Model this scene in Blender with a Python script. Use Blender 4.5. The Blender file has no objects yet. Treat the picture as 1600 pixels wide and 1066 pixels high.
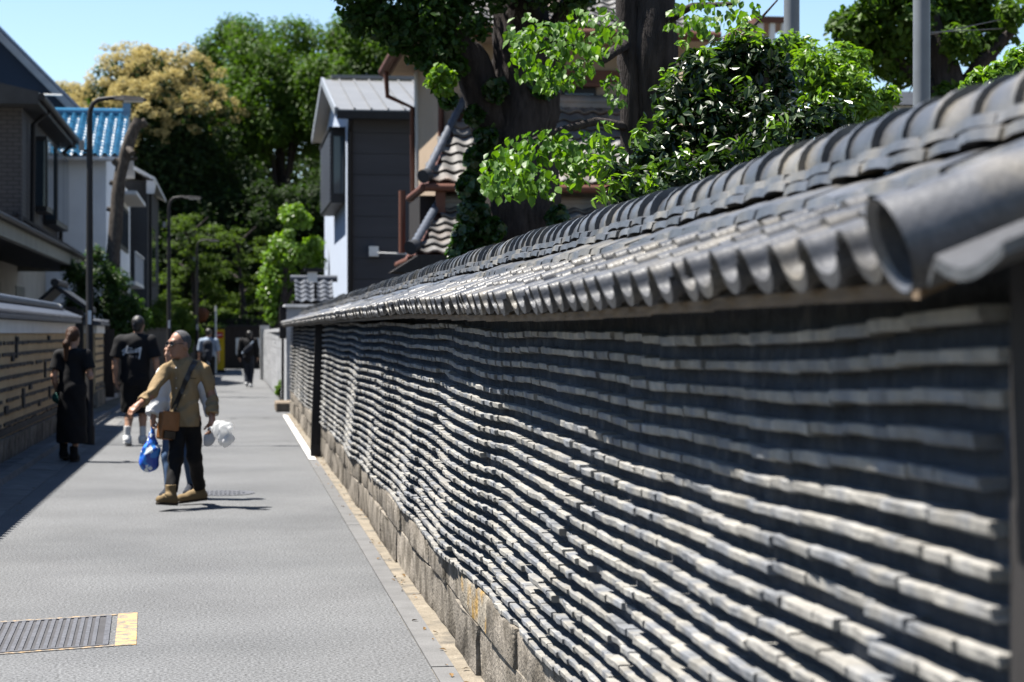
import bpy, bmesh, math, random
import numpy as np
from mathutils import Vector, Matrix, Euler, noise as mnoise

# ---------------------------------------------------------------- camera, sky, sun, exposure
scene = bpy.context.scene
col = scene.collection
FPX = 3111.0                      # focal length in photo pixels (70 mm on a 36 mm frame)
EYE = 1.62                        # camera height
YAW = math.atan(435.0 / FPX)      # street runs along +Y, camera looks a little to the right of it
CC, SS = math.cos(YAW), math.sin(YAW)

cam_data = bpy.data.cameras.new('camera')
cam_data.sensor_width = 36.0
cam_data.lens = 70.0
cam_data.shift_y = -12.0 / 1600.0
cam_data.clip_start = 0.05
cam_data.clip_end = 3000.0
cam_data.dof.use_dof = True
cam_data.dof.focus_distance = 9.5
cam_data.dof.aperture_fstop = 4.3
cam = bpy.data.objects.new('camera', cam_data)
cam.location = (0, 0, EYE)
cam.rotation_euler = (math.radians(90), 0, -YAW)
col.objects.link(cam)
scene.camera = cam

SUN_EL = math.radians(66.0)
SUN_DIR = Vector((-CC * math.cos(SUN_EL), SS * math.cos(SUN_EL) + 0.06, math.sin(SUN_EL))).normalized()
world = bpy.data.worlds.new('World')
scene.world = world
world.use_nodes = True
wn = world.node_tree.nodes
wl = world.node_tree.links
wn.clear()
wo = wn.new('ShaderNodeOutputWorld')
wb = wn.new('ShaderNodeBackground')
ws = wn.new('ShaderNodeTexSky')
ws.sky_type = 'NISHITA'
ws.sun_disc = False
ws.sun_elevation = SUN_EL
ws.sun_rotation = math.atan2(SUN_DIR.x, SUN_DIR.y)
ws.altitude = 20.0
ws.air_density = 1.0
ws.dust_density = 0.0
ws.ozone_density = 2.5
wb.inputs['Strength'].default_value = 0.05
wl.new(ws.outputs[0], wb.inputs[0])
wl.new(wb.outputs[0], wo.inputs[0])

sd = bpy.data.lights.new('sun', 'SUN')
sd.energy = 5.0
sd.angle = math.radians(0.53)
sd.color = (1.0, 0.95, 0.87)
sun = bpy.data.objects.new('sun', sd)
sun.rotation_euler = SUN_DIR.to_track_quat('Z', 'Y').to_euler()
sun.location = (-10, 10, 30)
col.objects.link(sun)

scene.view_settings.view_transform = 'Standard'
scene.view_settings.look = 'None'
scene.view_settings.gamma = 1.0
scene.view_settings.use_curve_mapping = False
scene.view_settings.exposure = 1.95
scene.render.engine = 'CYCLES'
cy = scene.cycles
cy.use_denoising = True
cy.max_bounces = 5
cy.diffuse_bounces = 1
cy.glossy_bounces = 3
cy.transmission_bounces = 4
cy.transparent_max_bounces = 6
cy.caustics_reflective = False
cy.caustics_refractive = False
cy.sample_clamp_indirect = 6.0

# ---------------------------------------------------------------- pixel <-> place helpers
def at(px, py, d):
    """place seen at photo pixel (px, py) at camera depth d"""
    xc = (px - 800.0) / FPX * d
    return Vector((xc * CC + d * SS, d * CC - xc * SS, EYE + (521.0 - py) / FPX * d))
def dep_x(px, X):                 # depth at which the vertical plane x = X shows at column px
    return X * FPX / ((px - 365.0) * CC)
def on_x(px, py, X):
    return at(px, py, dep_x(px, X))
def ground(px, py):
    return at(px, py, EYE * FPX / (py - 521.0))

# ---------------------------------------------------------------- object helpers
def tag(o, label=None, cat=None, group=None, kind=None):
    if label: o['label'] = label
    if cat: o['category'] = cat
    if group: o['group'] = group
    if kind: o['kind'] = kind
    return o
def thing(name, loc, label, cat, group=None, rz=0.0):
    o = bpy.data.objects.new(name, None)
    o.empty_display_size = 0.2
    col.objects.link(o)
    o.location = loc
    o.rotation_euler = (0, 0, rz)
    return tag(o, label, cat, group)
def setparent(o, parent):
    if parent is not None:
        o.parent = parent
        root = parent
        if o.get('_local'):
            return
        m = Matrix.Identity(4)
        chain = []
        while root is not None:
            chain.append(root); root = root.parent
        for r in reversed(chain):
            m = m @ r.matrix_parent_inverse @ r.matrix_basis
        o.matrix_parent_inverse = m.inverted()
def link_mesh(name, me, parent=None, mats=None, local=False, matrix=None):
    o = bpy.data.objects.new(name, me)
    col.objects.link(o)
    if mats is not None and len(me.materials) == 0:
        for m in (mats if isinstance(mats, (list, tuple)) else [mats]):
            me.materials.append(m)
    if matrix is not None:
        o.matrix_basis = matrix
    if parent is not None:
        if local:
            o.parent = parent
        else:
            setparent(o, parent)
    return o
def np_mesh(name, V, F, smooth=False):
    """V (n,3) array, F (m,k) array with k = 3 or 4"""
    me = bpy.data.meshes.new(name)
    V = np.asarray(V, dtype=np.float32); F = np.asarray(F, dtype=np.int32)
    n, k = F.shape
    me.vertices.add(len(V)); me.vertices.foreach_set('co', V.ravel())
    me.loops.add(n * k); me.loops.foreach_set('vertex_index', F.ravel())
    me.polygons.add(n)
    me.polygons.foreach_set('loop_start', np.arange(0, n * k, k, dtype=np.int32))
    me.polygons.foreach_set('loop_total', np.full(n, k, dtype=np.int32))
    me.polygons.foreach_set('use_smooth', np.full(n, smooth, dtype=bool))
    me.update(calc_edges=True)
    return me

class MB:
    """collects shapes, links them as one mesh object"""
    def __init__(self):
        self.v = []; self.f = []
    def add(self, vs, fs, M=None):
        b = len(self.v)
        for p in vs:
            p = Vector(p)
            self.v.append(M @ p if M is not None else p)
        self.f += [tuple(b + i for i in f) for f in fs]
        return self
    def box(self, x0, x1, y0, y1, z0, z1, M=None, taper=0.0):
        t = taper
        vs = [(x0, y0, z0), (x1, y0, z0), (x1, y1, z0), (x0, y1, z0),
              (x0 + t, y0 + t, z1), (x1 - t, y0 + t, z1), (x1 - t, y1 - t, z1), (x0 + t, y1 - t, z1)]
        return self.add(vs, [(0, 3, 2, 1), (4, 5, 6, 7), (0, 1, 5, 4), (1, 2, 6, 5), (2, 3, 7, 6), (3, 0, 4, 7)], M)
    def bar(self, a, b, w, h, up=(0, 0, 1)):
        """rectangular bar from a to b"""
        a, b = Vector(a), Vector(b); d = (b - a).normalized(); up = Vector(up)
        s = d.cross(up)
        if s.length < 1e-5: s = d.cross(Vector((1, 0, 0)))
        s.normalize(); u = s.cross(d)
        vs = []
        for p in (a, b):
            for i, j in ((-1, -1), (1, -1), (1, 1), (-1, 1)):
                vs.append(p + s * (w / 2 * i) + u * (h / 2 * j))
        return self.add(vs, [(3, 2, 1, 0), (4, 5, 6, 7), (0, 1, 5, 4), (1, 2, 6, 5), (2, 3, 7, 6), (3, 0, 4, 7)])
    def tube(self, pts, rad, n=10, cap=True):
        pts = [Vector(p) for p in pts]
        if not isinstance(rad, (list, tuple)): rad = [rad] * len(pts)
        t0 = (pts[1] - pts[0]).normalized()
        ref = Vector((0, 0, 1)) if abs(t0.z) < 0.9 else Vector((1, 0, 0))
        s = t0.cross(ref).normalized(); vs = []; fs = []
        for i, p in enumerate(pts):
            t = (pts[min(i + 1, len(pts) - 1)] - pts[max(i - 1, 0)]).normalized()
            s = (s - t * s.dot(t)).normalized(); u = t.cross(s)
            for k in range(n):
                a = 2 * math.pi * k / n
                vs.append(p + (s * math.cos(a) + u * math.sin(a)) * rad[i])
        for i in range(len(pts) - 1):
            for k in range(n):
                fs.append((i * n + k, i * n + (k + 1) % n, (i + 1) * n + (k + 1) % n, (i + 1) * n + k))
        if cap:
            fs.append(tuple(range(n - 1, -1, -1))); fs.append(tuple((len(pts) - 1) * n + k for k in range(n)))
        return self.add(vs, fs)
    def lathe(self, prof, n=16, M=None):
        """prof: (r, z) list"""
        vs = []; fs = []
        for r, z in prof:
            for k in range(n):
                a = 2 * math.pi * k / n
                vs.append((r * math.cos(a), r * math.sin(a), z))
        for i in range(len(prof) - 1):
            for k in range(n):
                fs.append((i * n + k, i * n + (k + 1) % n, (i + 1) * n + (k + 1) % n, (i + 1) * n + k))
        fs.append(tuple(range(n - 1, -1, -1))); fs.append(tuple((len(prof) - 1) * n + k for k in range(n)))
        return self.add(vs, fs, M)
    def prism(self, poly, d, M=None):
        """poly: 3-D outline, d: extrusion vector"""
        n = len(poly); d = Vector(d)
        vs = [Vector(p) for p in poly] + [Vector(p) + d for p in poly]
        fs = [tuple(range(n - 1, -1, -1)), tuple(range(n, 2 * n))]
        fs += [(i, (i + 1) % n, n + (i + 1) % n, n + i) for i in range(n)]
        return self.add(vs, fs, M)
    def mesh(self, name, smooth=None):
        me = bpy.data.meshes.new(name)
        me.from_pydata([tuple(p) for p in self.v], [], self.f)
        bm = bmesh.new(); bm.from_mesh(me)
        bmesh.ops.recalc_face_normals(bm, faces=bm.faces)
        bm.to_mesh(me); bm.free()
        if smooth is not None:
            me.polygons.foreach_set('use_smooth', [True] * len(me.polygons))
            me.set_sharp_from_angle(angle=math.radians(smooth))
        return me
    def build(self, name, mat, parent=None, smooth=None, local=False):
        return link_mesh(name, self.mesh(name, smooth), parent, mat, local)

def bevel(o, w=0.01, seg=2):
    m = o.modifiers.new('bevel', 'BEVEL'); m.width = w; m.segments = seg; m.limit_method = 'ANGLE'
    return o

# ---------------------------------------------------------------- materials
def lin(r, g, b):
    f = lambda c: (c / 255.0) / 12.92 if c <= 10 else (((c / 255.0) + 0.055) / 1.055) ** 2.4
    return (f(r), f(g), f(b))
MATS = {}
ALB = 0.8                         # all reflectances are kept low; the exposure above is set for them
def pm(name, c, rough=0.7, var=0.25, scale=3.0, c2=None, c2scale=1.5, c2amt=0.5, island=0.0, bump=0.15,
       bscale=40.0, spec=0.12, metal=0.0, objrand=0.0, stretch=None, trans=0.0, fine=0.0, fscale=200.0):
    """procedural surface: base colour, soft mottling, optional second colour in patches, per-piece variation, fine relief"""
    if name in MATS: return MATS[name]
    c = tuple(x * ALB for x in c); c2 = tuple(x * ALB for x in c2) if c2 is not None else None
    m = bpy.data.materials.new(name); m.use_nodes = True
    nt = m.node_tree; N = nt.nodes; L = nt.links
    bsdf = N['Principled BSDF']; out = N['Material Output']
    geo = N.new('ShaderNodeNewGeometry')
    pos = geo.outputs['Position']
    if stretch:
        mp = N.new('ShaderNodeMapping'); mp.inputs['Scale'].default_value = stretch
        L.new(pos, mp.inputs['Vector']); pos = mp.outputs[0]
    base = N.new('ShaderNodeRGB'); base.outputs[0].default_value = (*c, 1)
    cur = base.outputs[0]
    if c2 is not None:
        n2 = N.new('ShaderNodeTexNoise'); n2.inputs['Scale'].default_value = c2scale; n2.inputs['Detail'].default_value = 6
        L.new(pos, n2.inputs['Vector'])
        r2 = N.new('ShaderNodeMapRange'); r2.inputs[1].default_value = 0.62 - 0.3 * c2amt; r2.inputs[2].default_value = 0.72 - 0.2 * c2amt
        L.new(n2.outputs[0], r2.inputs[0])
        mx = N.new('ShaderNodeMix'); mx.data_type = 'RGBA'
        L.new(r2.outputs[0], mx.inputs['Factor']); L.new(cur, mx.inputs['A']); mx.inputs['B'].default_value = (*c2, 1)
        cur = mx.outputs['Result']
    n1 = N.new('ShaderNodeTexNoise'); n1.inputs['Scale'].default_value = scale; n1.inputs['Detail'].default_value = 7
    n1.inputs['Roughness'].default_value = 0.62
    L.new(pos, n1.inputs['Vector'])
    r1 = N.new('ShaderNodeMapRange'); r1.inputs[1].default_value = 0.3; r1.inputs[2].default_value = 0.7
    r1.inputs[3].default_value = 1 - var; r1.inputs[4].default_value = 1 + var
    L.new(n1.outputs[0], r1.inputs[0])
    val = r1.outputs[0]
    def mul(a, b):
        x = N.new('ShaderNodeMath'); x.operation = 'MULTIPLY'; L.new(a, x.inputs[0]); L.new(b, x.inputs[1]); return x.outputs[0]
    if island:
        ri = N.new('ShaderNodeMapRange'); ri.inputs[3].default_value = 1 - island; ri.inputs[4].default_value = 1 + island
        L.new(geo.outputs['Random Per Island'], ri.inputs[0]); val = mul(val, ri.outputs[0])
    if objrand:
        oi = N.new('ShaderNodeObjectInfo'); ro = N.new('ShaderNodeMapRange')
        ro.inputs[3].default_value = 1 - objrand; ro.inputs[4].default_value = 1 + objrand
        L.new(oi.outputs['Random'], ro.inputs[0]); val = mul(val, ro.outputs[0])
    if fine:
        nf = N.new('ShaderNodeTexNoise'); nf.inputs['Scale'].default_value = fscale; nf.inputs['Detail'].default_value = 2
        L.new(geo.outputs['Position'], nf.inputs['Vector'])
        rf = N.new('ShaderNodeMapRange'); rf.inputs[1].default_value = 0.35; rf.inputs[2].default_value = 0.65
        rf.inputs[3].default_value = 1 - fine; rf.inputs[4].default_value = 1 + fine
        L.new(nf.outputs[0], rf.inputs[0]); val = mul(val, rf.outputs[0])
    vm = N.new('ShaderNodeVectorMath'); vm.operation = 'SCALE'
    L.new(cur, vm.inputs[0]); L.new(val, vm.inputs['Scale'])
    L.new(vm.outputs[0], bsdf.inputs['Base Color'])
    bsdf.inputs['Roughness'].default_value = rough
    bsdf.inputs['Specular IOR Level'].default_value = spec
    bsdf.inputs['Metallic'].default_value = metal
    if bump:
        nb = N.new('ShaderNodeTexNoise'); nb.inputs['Scale'].default_value = bscale; nb.inputs['Detail'].default_value = 5
        L.new(pos, nb.inputs['Vector'])
        bp = N.new('ShaderNodeBump'); bp.inputs['Strength'].default_value = bump; bp.inputs['Distance'].default_value = 0.02
        L.new(nb.outputs[0], bp.inputs['Height']); L.new(bp.outputs[0], bsdf.inputs['Normal'])
    if trans:
        tr = N.new('ShaderNodeBsdfTranslucent'); L.new(vm.outputs[0], tr.inputs['Color'])
        ms = N.new('ShaderNodeMixShader'); ms.inputs[0].default_value = trans
        L.new(bsdf.outputs[0], ms.inputs[1]); L.new(tr.outputs[0], ms.inputs[2]); L.new(ms.outputs[0], out.inputs[0])
    MATS[name] = m
    return m
def leafmat(name, c, c2, tcol=None, trans=0.45, rough=0.4, spec=0.5, bright=1.0):
    """foliage: each leaf takes its own shade between two greens; light passes through"""
    if name in MATS: return MATS[name]
    m = bpy.data.materials.new(name); m.use_nodes = True
    nt = m.node_tree; N = nt.nodes; L = nt.links
    bsdf = N['Principled BSDF']; out = N['Material Output']
    geo = N.new('ShaderNodeNewGeometry'); oi = N.new('ShaderNodeObjectInfo')
    ad = N.new('ShaderNodeMath'); ad.operation = 'ADD'; L.new(geo.outputs['Random Per Island'], ad.inputs[0]); L.new(oi.outputs['Random'], ad.inputs[1])
    fr = N.new('ShaderNodeMath'); fr.operation = 'FRACT'; L.new(ad.outputs[0], fr.inputs[0])
    mx = N.new('ShaderNodeMix'); mx.data_type = 'RGBA'
    L.new(fr.outputs[0], mx.inputs['Factor']); mx.inputs['A'].default_value = (*[x * ALB for x in c], 1); mx.inputs['B'].default_value = (*[x * ALB for x in c2], 1)
    L.new(mx.outputs['Result'], bsdf.inputs['Base Color'])
    bsdf.inputs['Roughness'].default_value = rough; bsdf.inputs['Specular IOR Level'].default_value = spec
    tr = N.new('ShaderNodeBsdfTranslucent')
    tc = N.new('ShaderNodeMix'); tc.data_type = 'RGBA'; tc.blend_type = 'MULTIPLY'; tc.inputs['Factor'].default_value = 1.0
    L.new(mx.outputs['Result'], tc.inputs['A']); tc.inputs['B'].default_value = (*(tcol or (1.5, 1.6, 0.5)), 1)
    L.new(tc.outputs['Result'], tr.inputs['Color'])
    ms = N.new('ShaderNodeMixShader'); ms.inputs[0].default_value = trans
    L.new(bsdf.outputs[0], ms.inputs[1]); L.new(tr.outputs[0], ms.inputs[2]); L.new(ms.outputs[0], out.inputs[0])
    MATS[name] = m
    return m
def glassmat(name, c=(0.02, 0.03, 0.04), rough=0.05):
    if name in MATS: return MATS[name]
    m = bpy.data.materials.new(name); m.use_nodes = True
    b = m.node_tree.nodes['Principled BSDF']
    b.inputs['Base Color'].default_value = (*c, 1); b.inputs['Roughness'].default_value = rough
    b.inputs['Specular IOR Level'].default_value = 0.45
    MATS[name] = m
    return m

R = random.Random(7)
# ================================================================ ground, road, strips
M_asph = pm('asphalt', (0.1, 0.103, 0.108), rough=0.85, var=0.13, c2=(0.085, 0.088, 0.093), c2scale=.45, c2amt=.5, scale=0.7, bump=0.6, bscale=70, spec=0.25, fine=0.42, fscale=60)
M_conc = pm('gutter_concrete', (0.118, 0.118, 0.12), rough=0.85, var=0.15, scale=4, bump=0.25, bscale=90, fine=0.12, objrand=0.1)
M_sand = pm('sandy_mortar', (0.18, 0.157, 0.125), rough=0.95, var=0.22, scale=7, bump=0.5, bscale=60, c2=(0.11, 0.1, 0.086), c2scale=5, c2amt=0.35, fine=0.15)
M_earth = pm('earth', (0.12, 0.11, 0.09), rough=1, var=0.3, scale=1.0, bump=0.4)
M_white = pm('white_line_paint', (0.5, 0.5, 0.49), rough=0.7, var=0.12, scale=12, bump=0.1, c2=(0.3, 0.3, 0.3), c2scale=14, c2amt=0.3)
M_orange = pm('yellow_line_paint', (0.42, 0.27, 0.125), rough=0.7, var=0.15, scale=9, bump=0.15, c2=(0.17, 0.155, 0.13), c2scale=20, c2amt=0.72, fine=0.15)

def sheet(name, x0, x1, y0, y1, z, mat, nx=2, ny=2):
    xs = np.linspace(x0, x1, nx); ys = np.linspace(y0, y1, ny)
    V = [(x, y, z) for y in ys for x in xs]
    F = [(j * nx + i, j * nx + i + 1, (j + 1) * nx + i + 1, (j + 1) * nx + i) for j in range(ny - 1) for i in range(nx - 1)]
    o = link_mesh(name, np_mesh(name, V, F), None, mat)
    return tag(o, kind='structure')
sheet('ground', -600, 600, -60, 1500, -0.012, M_earth)
sheet('road', -2.05, 0.945, -3, 40.5, 0.0, M_asph)
sheet('road', -2.6, 1.5, 40.505, 92, 0.0, M_asph)
sheet('cross_road', -40, 30, 84, 92, -0.005, M_asph)
# right: concrete edge slabs between the asphalt and a strip of sandy mortar at the wall foot
edge = link_mesh('gutter_edging', np_mesh('gutter_edging', [(0.948, -3, -0.006), (1.06, -3, -0.006), (1.06, 40.5, -0.006), (0.948, 40.5, -0.006)], [(0, 1, 2, 3)]), None, M_sand)
tag(edge, kind='structure')
slab = MB().box(-0.0545, 0.0545, 0.003, 2.397, -0.05, 0.006).mesh('edging_slab'); slab.materials.append(M_conc)
y = 0.0; i = 0
while y < 40:
    link_mesh('edging_slab', slab, edge, matrix=Matrix.Translation((1.0035 + R.uniform(-.0015, .0015), y, R.uniform(-.002, .002))) @ Matrix.Rotation(R.uniform(-.0006, .0006), 4, 'Z'))
    y += 2.4; i += 1
sheet('mortar_strip', 1.061, 1.30, -3, 40.5, 0.002, M_sand, 2, 60)
# white edge line on the far slabs
wp = MB(); wp.add([(0.955, 25.5, 0.0125), (1.045, 25.5, 0.0125), (1.045, 39.4, 0.0125), (0.955, 39.4, 0.0125)], [(0, 1, 2, 3)])
tag(wp.build('road_marking', M_white), kind='structure')

# left gutter of L-shaped blocks and the narrow footway in the wall's shade
M_gut = pm('gutter_block', (0.14, 0.14, 0.14), rough=0.9, var=0.2, scale=5, bump=0.3, objrand=0.12)
M_foot = pm('footway_paving', (0.11, 0.11, 0.115), rough=0.9, var=0.2, scale=4, bump=0.3, objrand=0.14)
gut = sheet('gutter', -2.62, -2.04, 8, 40.5, -0.006, M_gut)
gb = MB().prism([(-0.25, 0.006, 0.09), (-0.13, 0.006, 0.085), (-0.11, 0.006, 0.025), (0.25, 0.006, 0.004), (0.25, 0.006, -0.05), (-0.25, 0.006, -0.05)], (0, 0.588, 0)).mesh('gutter_block')
gb.materials.append(M_gut)
pv = MB().box(-0.145, 0.145, 0.005, 0.295, -0.02, 0.075).mesh('paver'); pv.materials.append(M_foot)
y = 12.0
while y < 40:
    link_mesh('gutter_block', gb, gut, matrix=Matrix.Translation((-2.29, y, R.uniform(-.003, .003))))
    y += 0.6
y = 14.0
while y < 40:
    for xx in (-2.69, ):
        link_mesh('paver', pv, gut, matrix=Matrix.Translation((xx, y, R.uniform(-.003, .003))))
    y += 0.3

# storm-drain grating with its worn yellow frame
gc = ground(80, 995)
GX, GY = gc.x, gc.y
p_a, p_b = ground(215, 958), ground(0, 972)
gdir = (p_a - p_b); gdir.z = 0; gdir.normalize(); gnrm = Vector((-gdir.y, gdir.x, 0))
p_c = ground(213, 1008)
gv = (p_a - p_c); gv.z = 0; wid = gv.length; gnrm = gv.normalized()
MG = Matrix(((gdir.x, gnrm.x, 0, p_a.x), (gdir.y, gnrm.y, 0, p_a.y), (0, 0, 1, 0), (0, 0, 0, 1)))   # local: x back along the frame (negative), y across (negative towards viewer)
fr = MB()
def strip(x0, x1, y0, y1, z=0.004):
    fr.add([(x0, y0, z), (x1, y0, z), (x1, y1, z), (x0, y1, z)], [(0, 1, 2, 3)], MG)
strip(-0.115, 0.0, -wid, 0.0)
tag(fr.build('road_marking', M_orange), kind='structure')
fr = MB()
strip(-1.25, -0.119, -0.05, 0.0)
strip(-1.25, -0.119, -wid, -wid + 0.04)
M_worn = pm('worn_yellow_paint', (0.38, 0.26, 0.14), rough=0.8, var=0.2, scale=12, bump=0.15, c2=(0.13, 0.125, 0.12), c2scale=26, c2amt=0.95, fine=0.3, fscale=60)
tag(fr.build('road_marking', M_worn), kind='structure')
M_iron = pm('cast_iron', (0.085, 0.087, 0.098), rough=0.65, var=0.4, scale=30, bump=0.2, spec=0.4, metal=0.3)
dg = thing('drain_grating', MG @ Vector((-0.7, -wid / 2, 0)), 'cast iron drain grating with worn yellow frame set in the asphalt', 'grating')
fm = MB()
gx1, gx0, gy1, gy0 = -0.15, -1.22, -0.06, -wid + 0.045
fm.box(gx0, gx1, gy0, gy0 + 0.022, -0.03, 0.007, MG); fm.box(gx0, gx1, gy1 - 0.022, gy1, -0.03, 0.007, MG)
fm.box(gx0, gx0 + 0.03, gy0 + 0.0225, gy1 - 0.0225, -0.03, 0.007, MG); fm.box(gx1 - 0.03, gx1, gy0 + 0.0225, gy1 - 0.0225, -0.03, 0.007, MG)
fm.build('frame', M_iron, dg)
M_pit = pm('drain_pit', (0.06, 0.06, 0.065), rough=0.9)
MB().box(gx0 + 0.031, gx1 - 0.031, gy0 + 0.023, gy1 - 0.023, -0.03, 0.0015, MG).build('pit_cover', M_pit, dg)
x = gx0 + 0.055
while x < gx1 - 0.05:
    MB().box(x, x + 0.022, gy0 + 0.024, gy1 - 0.024, -0.02, 0.0065, MG).build('bar', M_iron, dg); x += 0.042
# manhole cover, patches
mh = ground(345, 771)
mo = thing('manhole_cover', (mh.x, mh.y, 0), 'round grey iron manhole cover in the road beside the tan boots', 'manhole cover')
MB().lathe([(0.34, 0.001), (0.34, 0.006), (0.305, 0.0065)], 32, Matrix.Translation((mh.x, mh.y, 0))).build('ring', M_iron, mo)
mc = MB()
for a in range(-6, 7):
    for b in range(-6, 7):
        if a * a + b * b < 34: mc.box(mh.x + a * .045 - .015, mh.x + a * .045 + .015, mh.y + b * .045 - .015, mh.y + b * .045 + .015, 0.006, 0.011)
tag(mc.build('raised_stud', M_iron, mo), kind='stuff')
M_patch = pm('dark_road_patch', (0.08, 0.082, 0.087), rough=0.9, var=0.1, scale=4, bump=0.3, fine=0.2, fscale=110)
for k, (px, py, w, l) in enumerate([(364, 654, .13, .5), (416, 653, .13, .5)]):
    g = ground(px, py)
    s_ = sheet('road_patch', g.x - w / 2, g.x + w / 2, g.y - l / 2, g.y + l / 2, 0.004, M_patch)
# thin dark line painted across the road for the lamp post's shadow
g = ground(365, 696)
sheet('lamp_shadow_line', -2.0, 0.94, g.y + 0.9, g.y + 0.93, 0.004, M_patch)

# ================================================================ the tile-and-mud wall on the right
YS = np.array([2.2, 3.0, 4.0, 6.1, 7.6, 10.2, 13.5, 18, 24, 30, 41])
TOPZ = np.array([1.655, 1.64, 1.614, 1.604, 1.612, 1.648, 1.68, 1.70, 1.735, 1.75, 1.77])
def sm(Y, ys, zs):
    return (np.interp(Y - .7, ys, zs) + np.interp(Y - .35, ys, zs) + np.interp(Y, ys, zs) + np.interp(Y + .35, ys, zs) + np.interp(Y + .7, ys, zs)) / 5
def topz(Y): return sm(Y, YS, TOPZ)
def basez(Y): return np.interp(Y, [2, 20, 41], [0.395, 0.415, 0.46])
def eoff(Y): return sm(Y, np.array([2, 3.5, 5.5, 7.7, 11, 20, 41]), np.array([0, -.002, -.016, -.004, .035, .055, .07]))
def roff(Y): return sm(Y, np.array([2, 6, 12, 41]), np.array([0, -.004, .012, .03]))
def wob(Y, z):
    return .013 * np.sin(Y * .83 + z * 1.3 + 1.0) + .009 * np.sin(Y * 2.1 + z * 2.7) + .004 * np.sin(Y * 5.3 + z * 4.1 + 2)
def face(Y, z): return 1.17 + 0.012 * (z - 0.4) + wob(Y, z)

YN, YF = 2.80, 40.3               # near and far end of the wall
Y_POST = 26.2
M_mud = pm('mud_mortar', (0.042, 0.049, 0.064), rough=0.95, var=0.3, scale=6, bump=0.8, bscale=35, c2=(0.07, 0.075, 0.088), c2scale=9, c2amt=0.3, stretch=(1, 1, 1))  # blue cast of skylit shade is mixed into the mud colour
M_rtile = pm('old_wall_tile', (0.212, 0.205, 0.19), rough=0.75, var=0.3, scale=14, bump=0.2, bscale=90, c2=(0.135, 0.142, 0.155), c2scale=6, c2amt=0.55, island=0.14, objrand=0.16, spec=0.15)
M_stone = pm('base_stone', (0.19, 0.17, 0.145), rough=0.95, var=0.35, scale=9, bump=0.7, bscale=60, c2=(0.1, 0.088, 0.072), c2scale=5, c2amt=0.55, objrand=0.15, fine=0.2, fscale=90)
M_stone2 = pm('lichened_stone', (0.19, 0.17, 0.14), rough=0.95, var=0.35, scale=9, bump=1.0, bscale=45, c2=(0.24, 0.15, 0.045), c2scale=5, c2amt=0.42, fine=0.2, fscale=90)
M_rkawara = pm('smoked_roof_tile', (0.06, 0.062, 0.068), rough=0.36, var=0.3, scale=14, bump=0.1, bscale=110, c2=(0.12, 0.11, 0.094), c2scale=4, c2amt=0.4, objrand=0.24, island=0.12, spec=0.4, fine=.15, fscale=140)

wall = thing('tile_and_mud_wall', (1.17, 3, 0), 'long old mud wall banded with rows of grey tiles under a tiled roof', 'wall')
# core
ny, zz = 380, 26
ys = np.linspace(YN, YF, ny); V = []; F = []
for Y in ys:
    zb, zt = basez(Y) - .02, topz(Y)
    prof = [zb + (zt + 0.16 - zb) * t for t in np.linspace(0, 1, zz)]
    for z in prof: V.append((face(Y, z) + .004 * math.sin(Y * 31 + z * 57) * math.sin(z * 40 + Y * 9), Y, z))
    V.append((1.30, Y, 1.90)); V.append((1.55, Y, 1.90)); V.append((1.68, Y, zb))
n = zz + 3
for j in range(ny - 1):
    for i in range(n - 1):
        a = j * n + i
        F.append((a, a + 1, a + n + 1, a + n))
cap0 = list(range(n)); cap1 = [(ny - 1) * n + k for k in range(n)]
me = bpy.data.meshes.new('mud_core'); me.from_pydata([tuple(v) for v in V], [], F + [tuple(cap0), tuple(reversed(cap1))])
link_mesh('mud_core', me, wall, M_mud)

# stones of the foot, two courses
def stone_mesh(seed, L, H, D, rnd):
    r = random.Random(seed)
    bm = bmesh.new(); bmesh.ops.create_cube(bm, size=1.0)
    bmesh.ops.scale(bm, vec=(D, L, H), verts=bm.verts)
    bmesh.ops.bevel(bm, geom=[e for e in bm.edges if abs(e.verts[0].co.x + e.verts[1].co.x) < D * .6 or (e.verts[0].co.x < 0)], offset=rnd, segments=2, affect='EDGES', profile=0.6)
    bmesh.ops.subdivide_edges(bm, edges=[e for e in bm.edges if e.calc_length() > 0.2], cuts=2)
    for v in bm.verts:
        v.co += Vector((r.uniform(-1, 1) * .006, r.uniform(-1, 1) * .001, r.uniform(-1, 1) * .005))
    m = bpy.data.meshes.new('stone'); bm.to_mesh(m); bm.free()
    m.polygons.foreach_set('use_smooth', [True] * len(m.polygons)); m.set_sharp_from_angle(angle=math.radians(38))
    m.materials.append(M_stone)
    return m
lows = [stone_mesh(k, 1.0, 0.245, 0.42, 0.011) for k in range(5)]
highs = [stone_mesh(10 + k, 1.0, 0.175, 0.40, 0.018) for k in range(5)]
for crs, (arr, z0, xo) in enumerate(((lows, 0.117, 1.147 + .21), (highs, 0.322, 1.14 + .2))):
    y = 2.3 + crs * .3
    while y < YF:
        L = R.uniform(0.8, 1.6)
        zb = basez(y) - 0.395
        if abs(y + L / 2 - Y_POST) > 0.0:
            m = arr[R.randrange(5)]
            Mx = Matrix.Translation((xo + R.uniform(-.012, .012), y + L / 2, z0 + zb * (.5 + .5 * crs) + R.uniform(-.006, .004))) @ Matrix.Rotation(R.uniform(-.012, .012), 4, 'Z') @ Matrix.Diagonal((1, (L - .004), 1 + zb * .8, 1))
            o = link_mesh('stone', m, wall, matrix=Mx)
            if crs == 1 and (8.2 < y < 9.6 or 4.9 < y < 5.4 or 6.9 < y < 7.4):
                o.material_slots[0].link = 'OBJECT'; o.material_slots[0].material = M_stone2
        y += L

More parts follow.
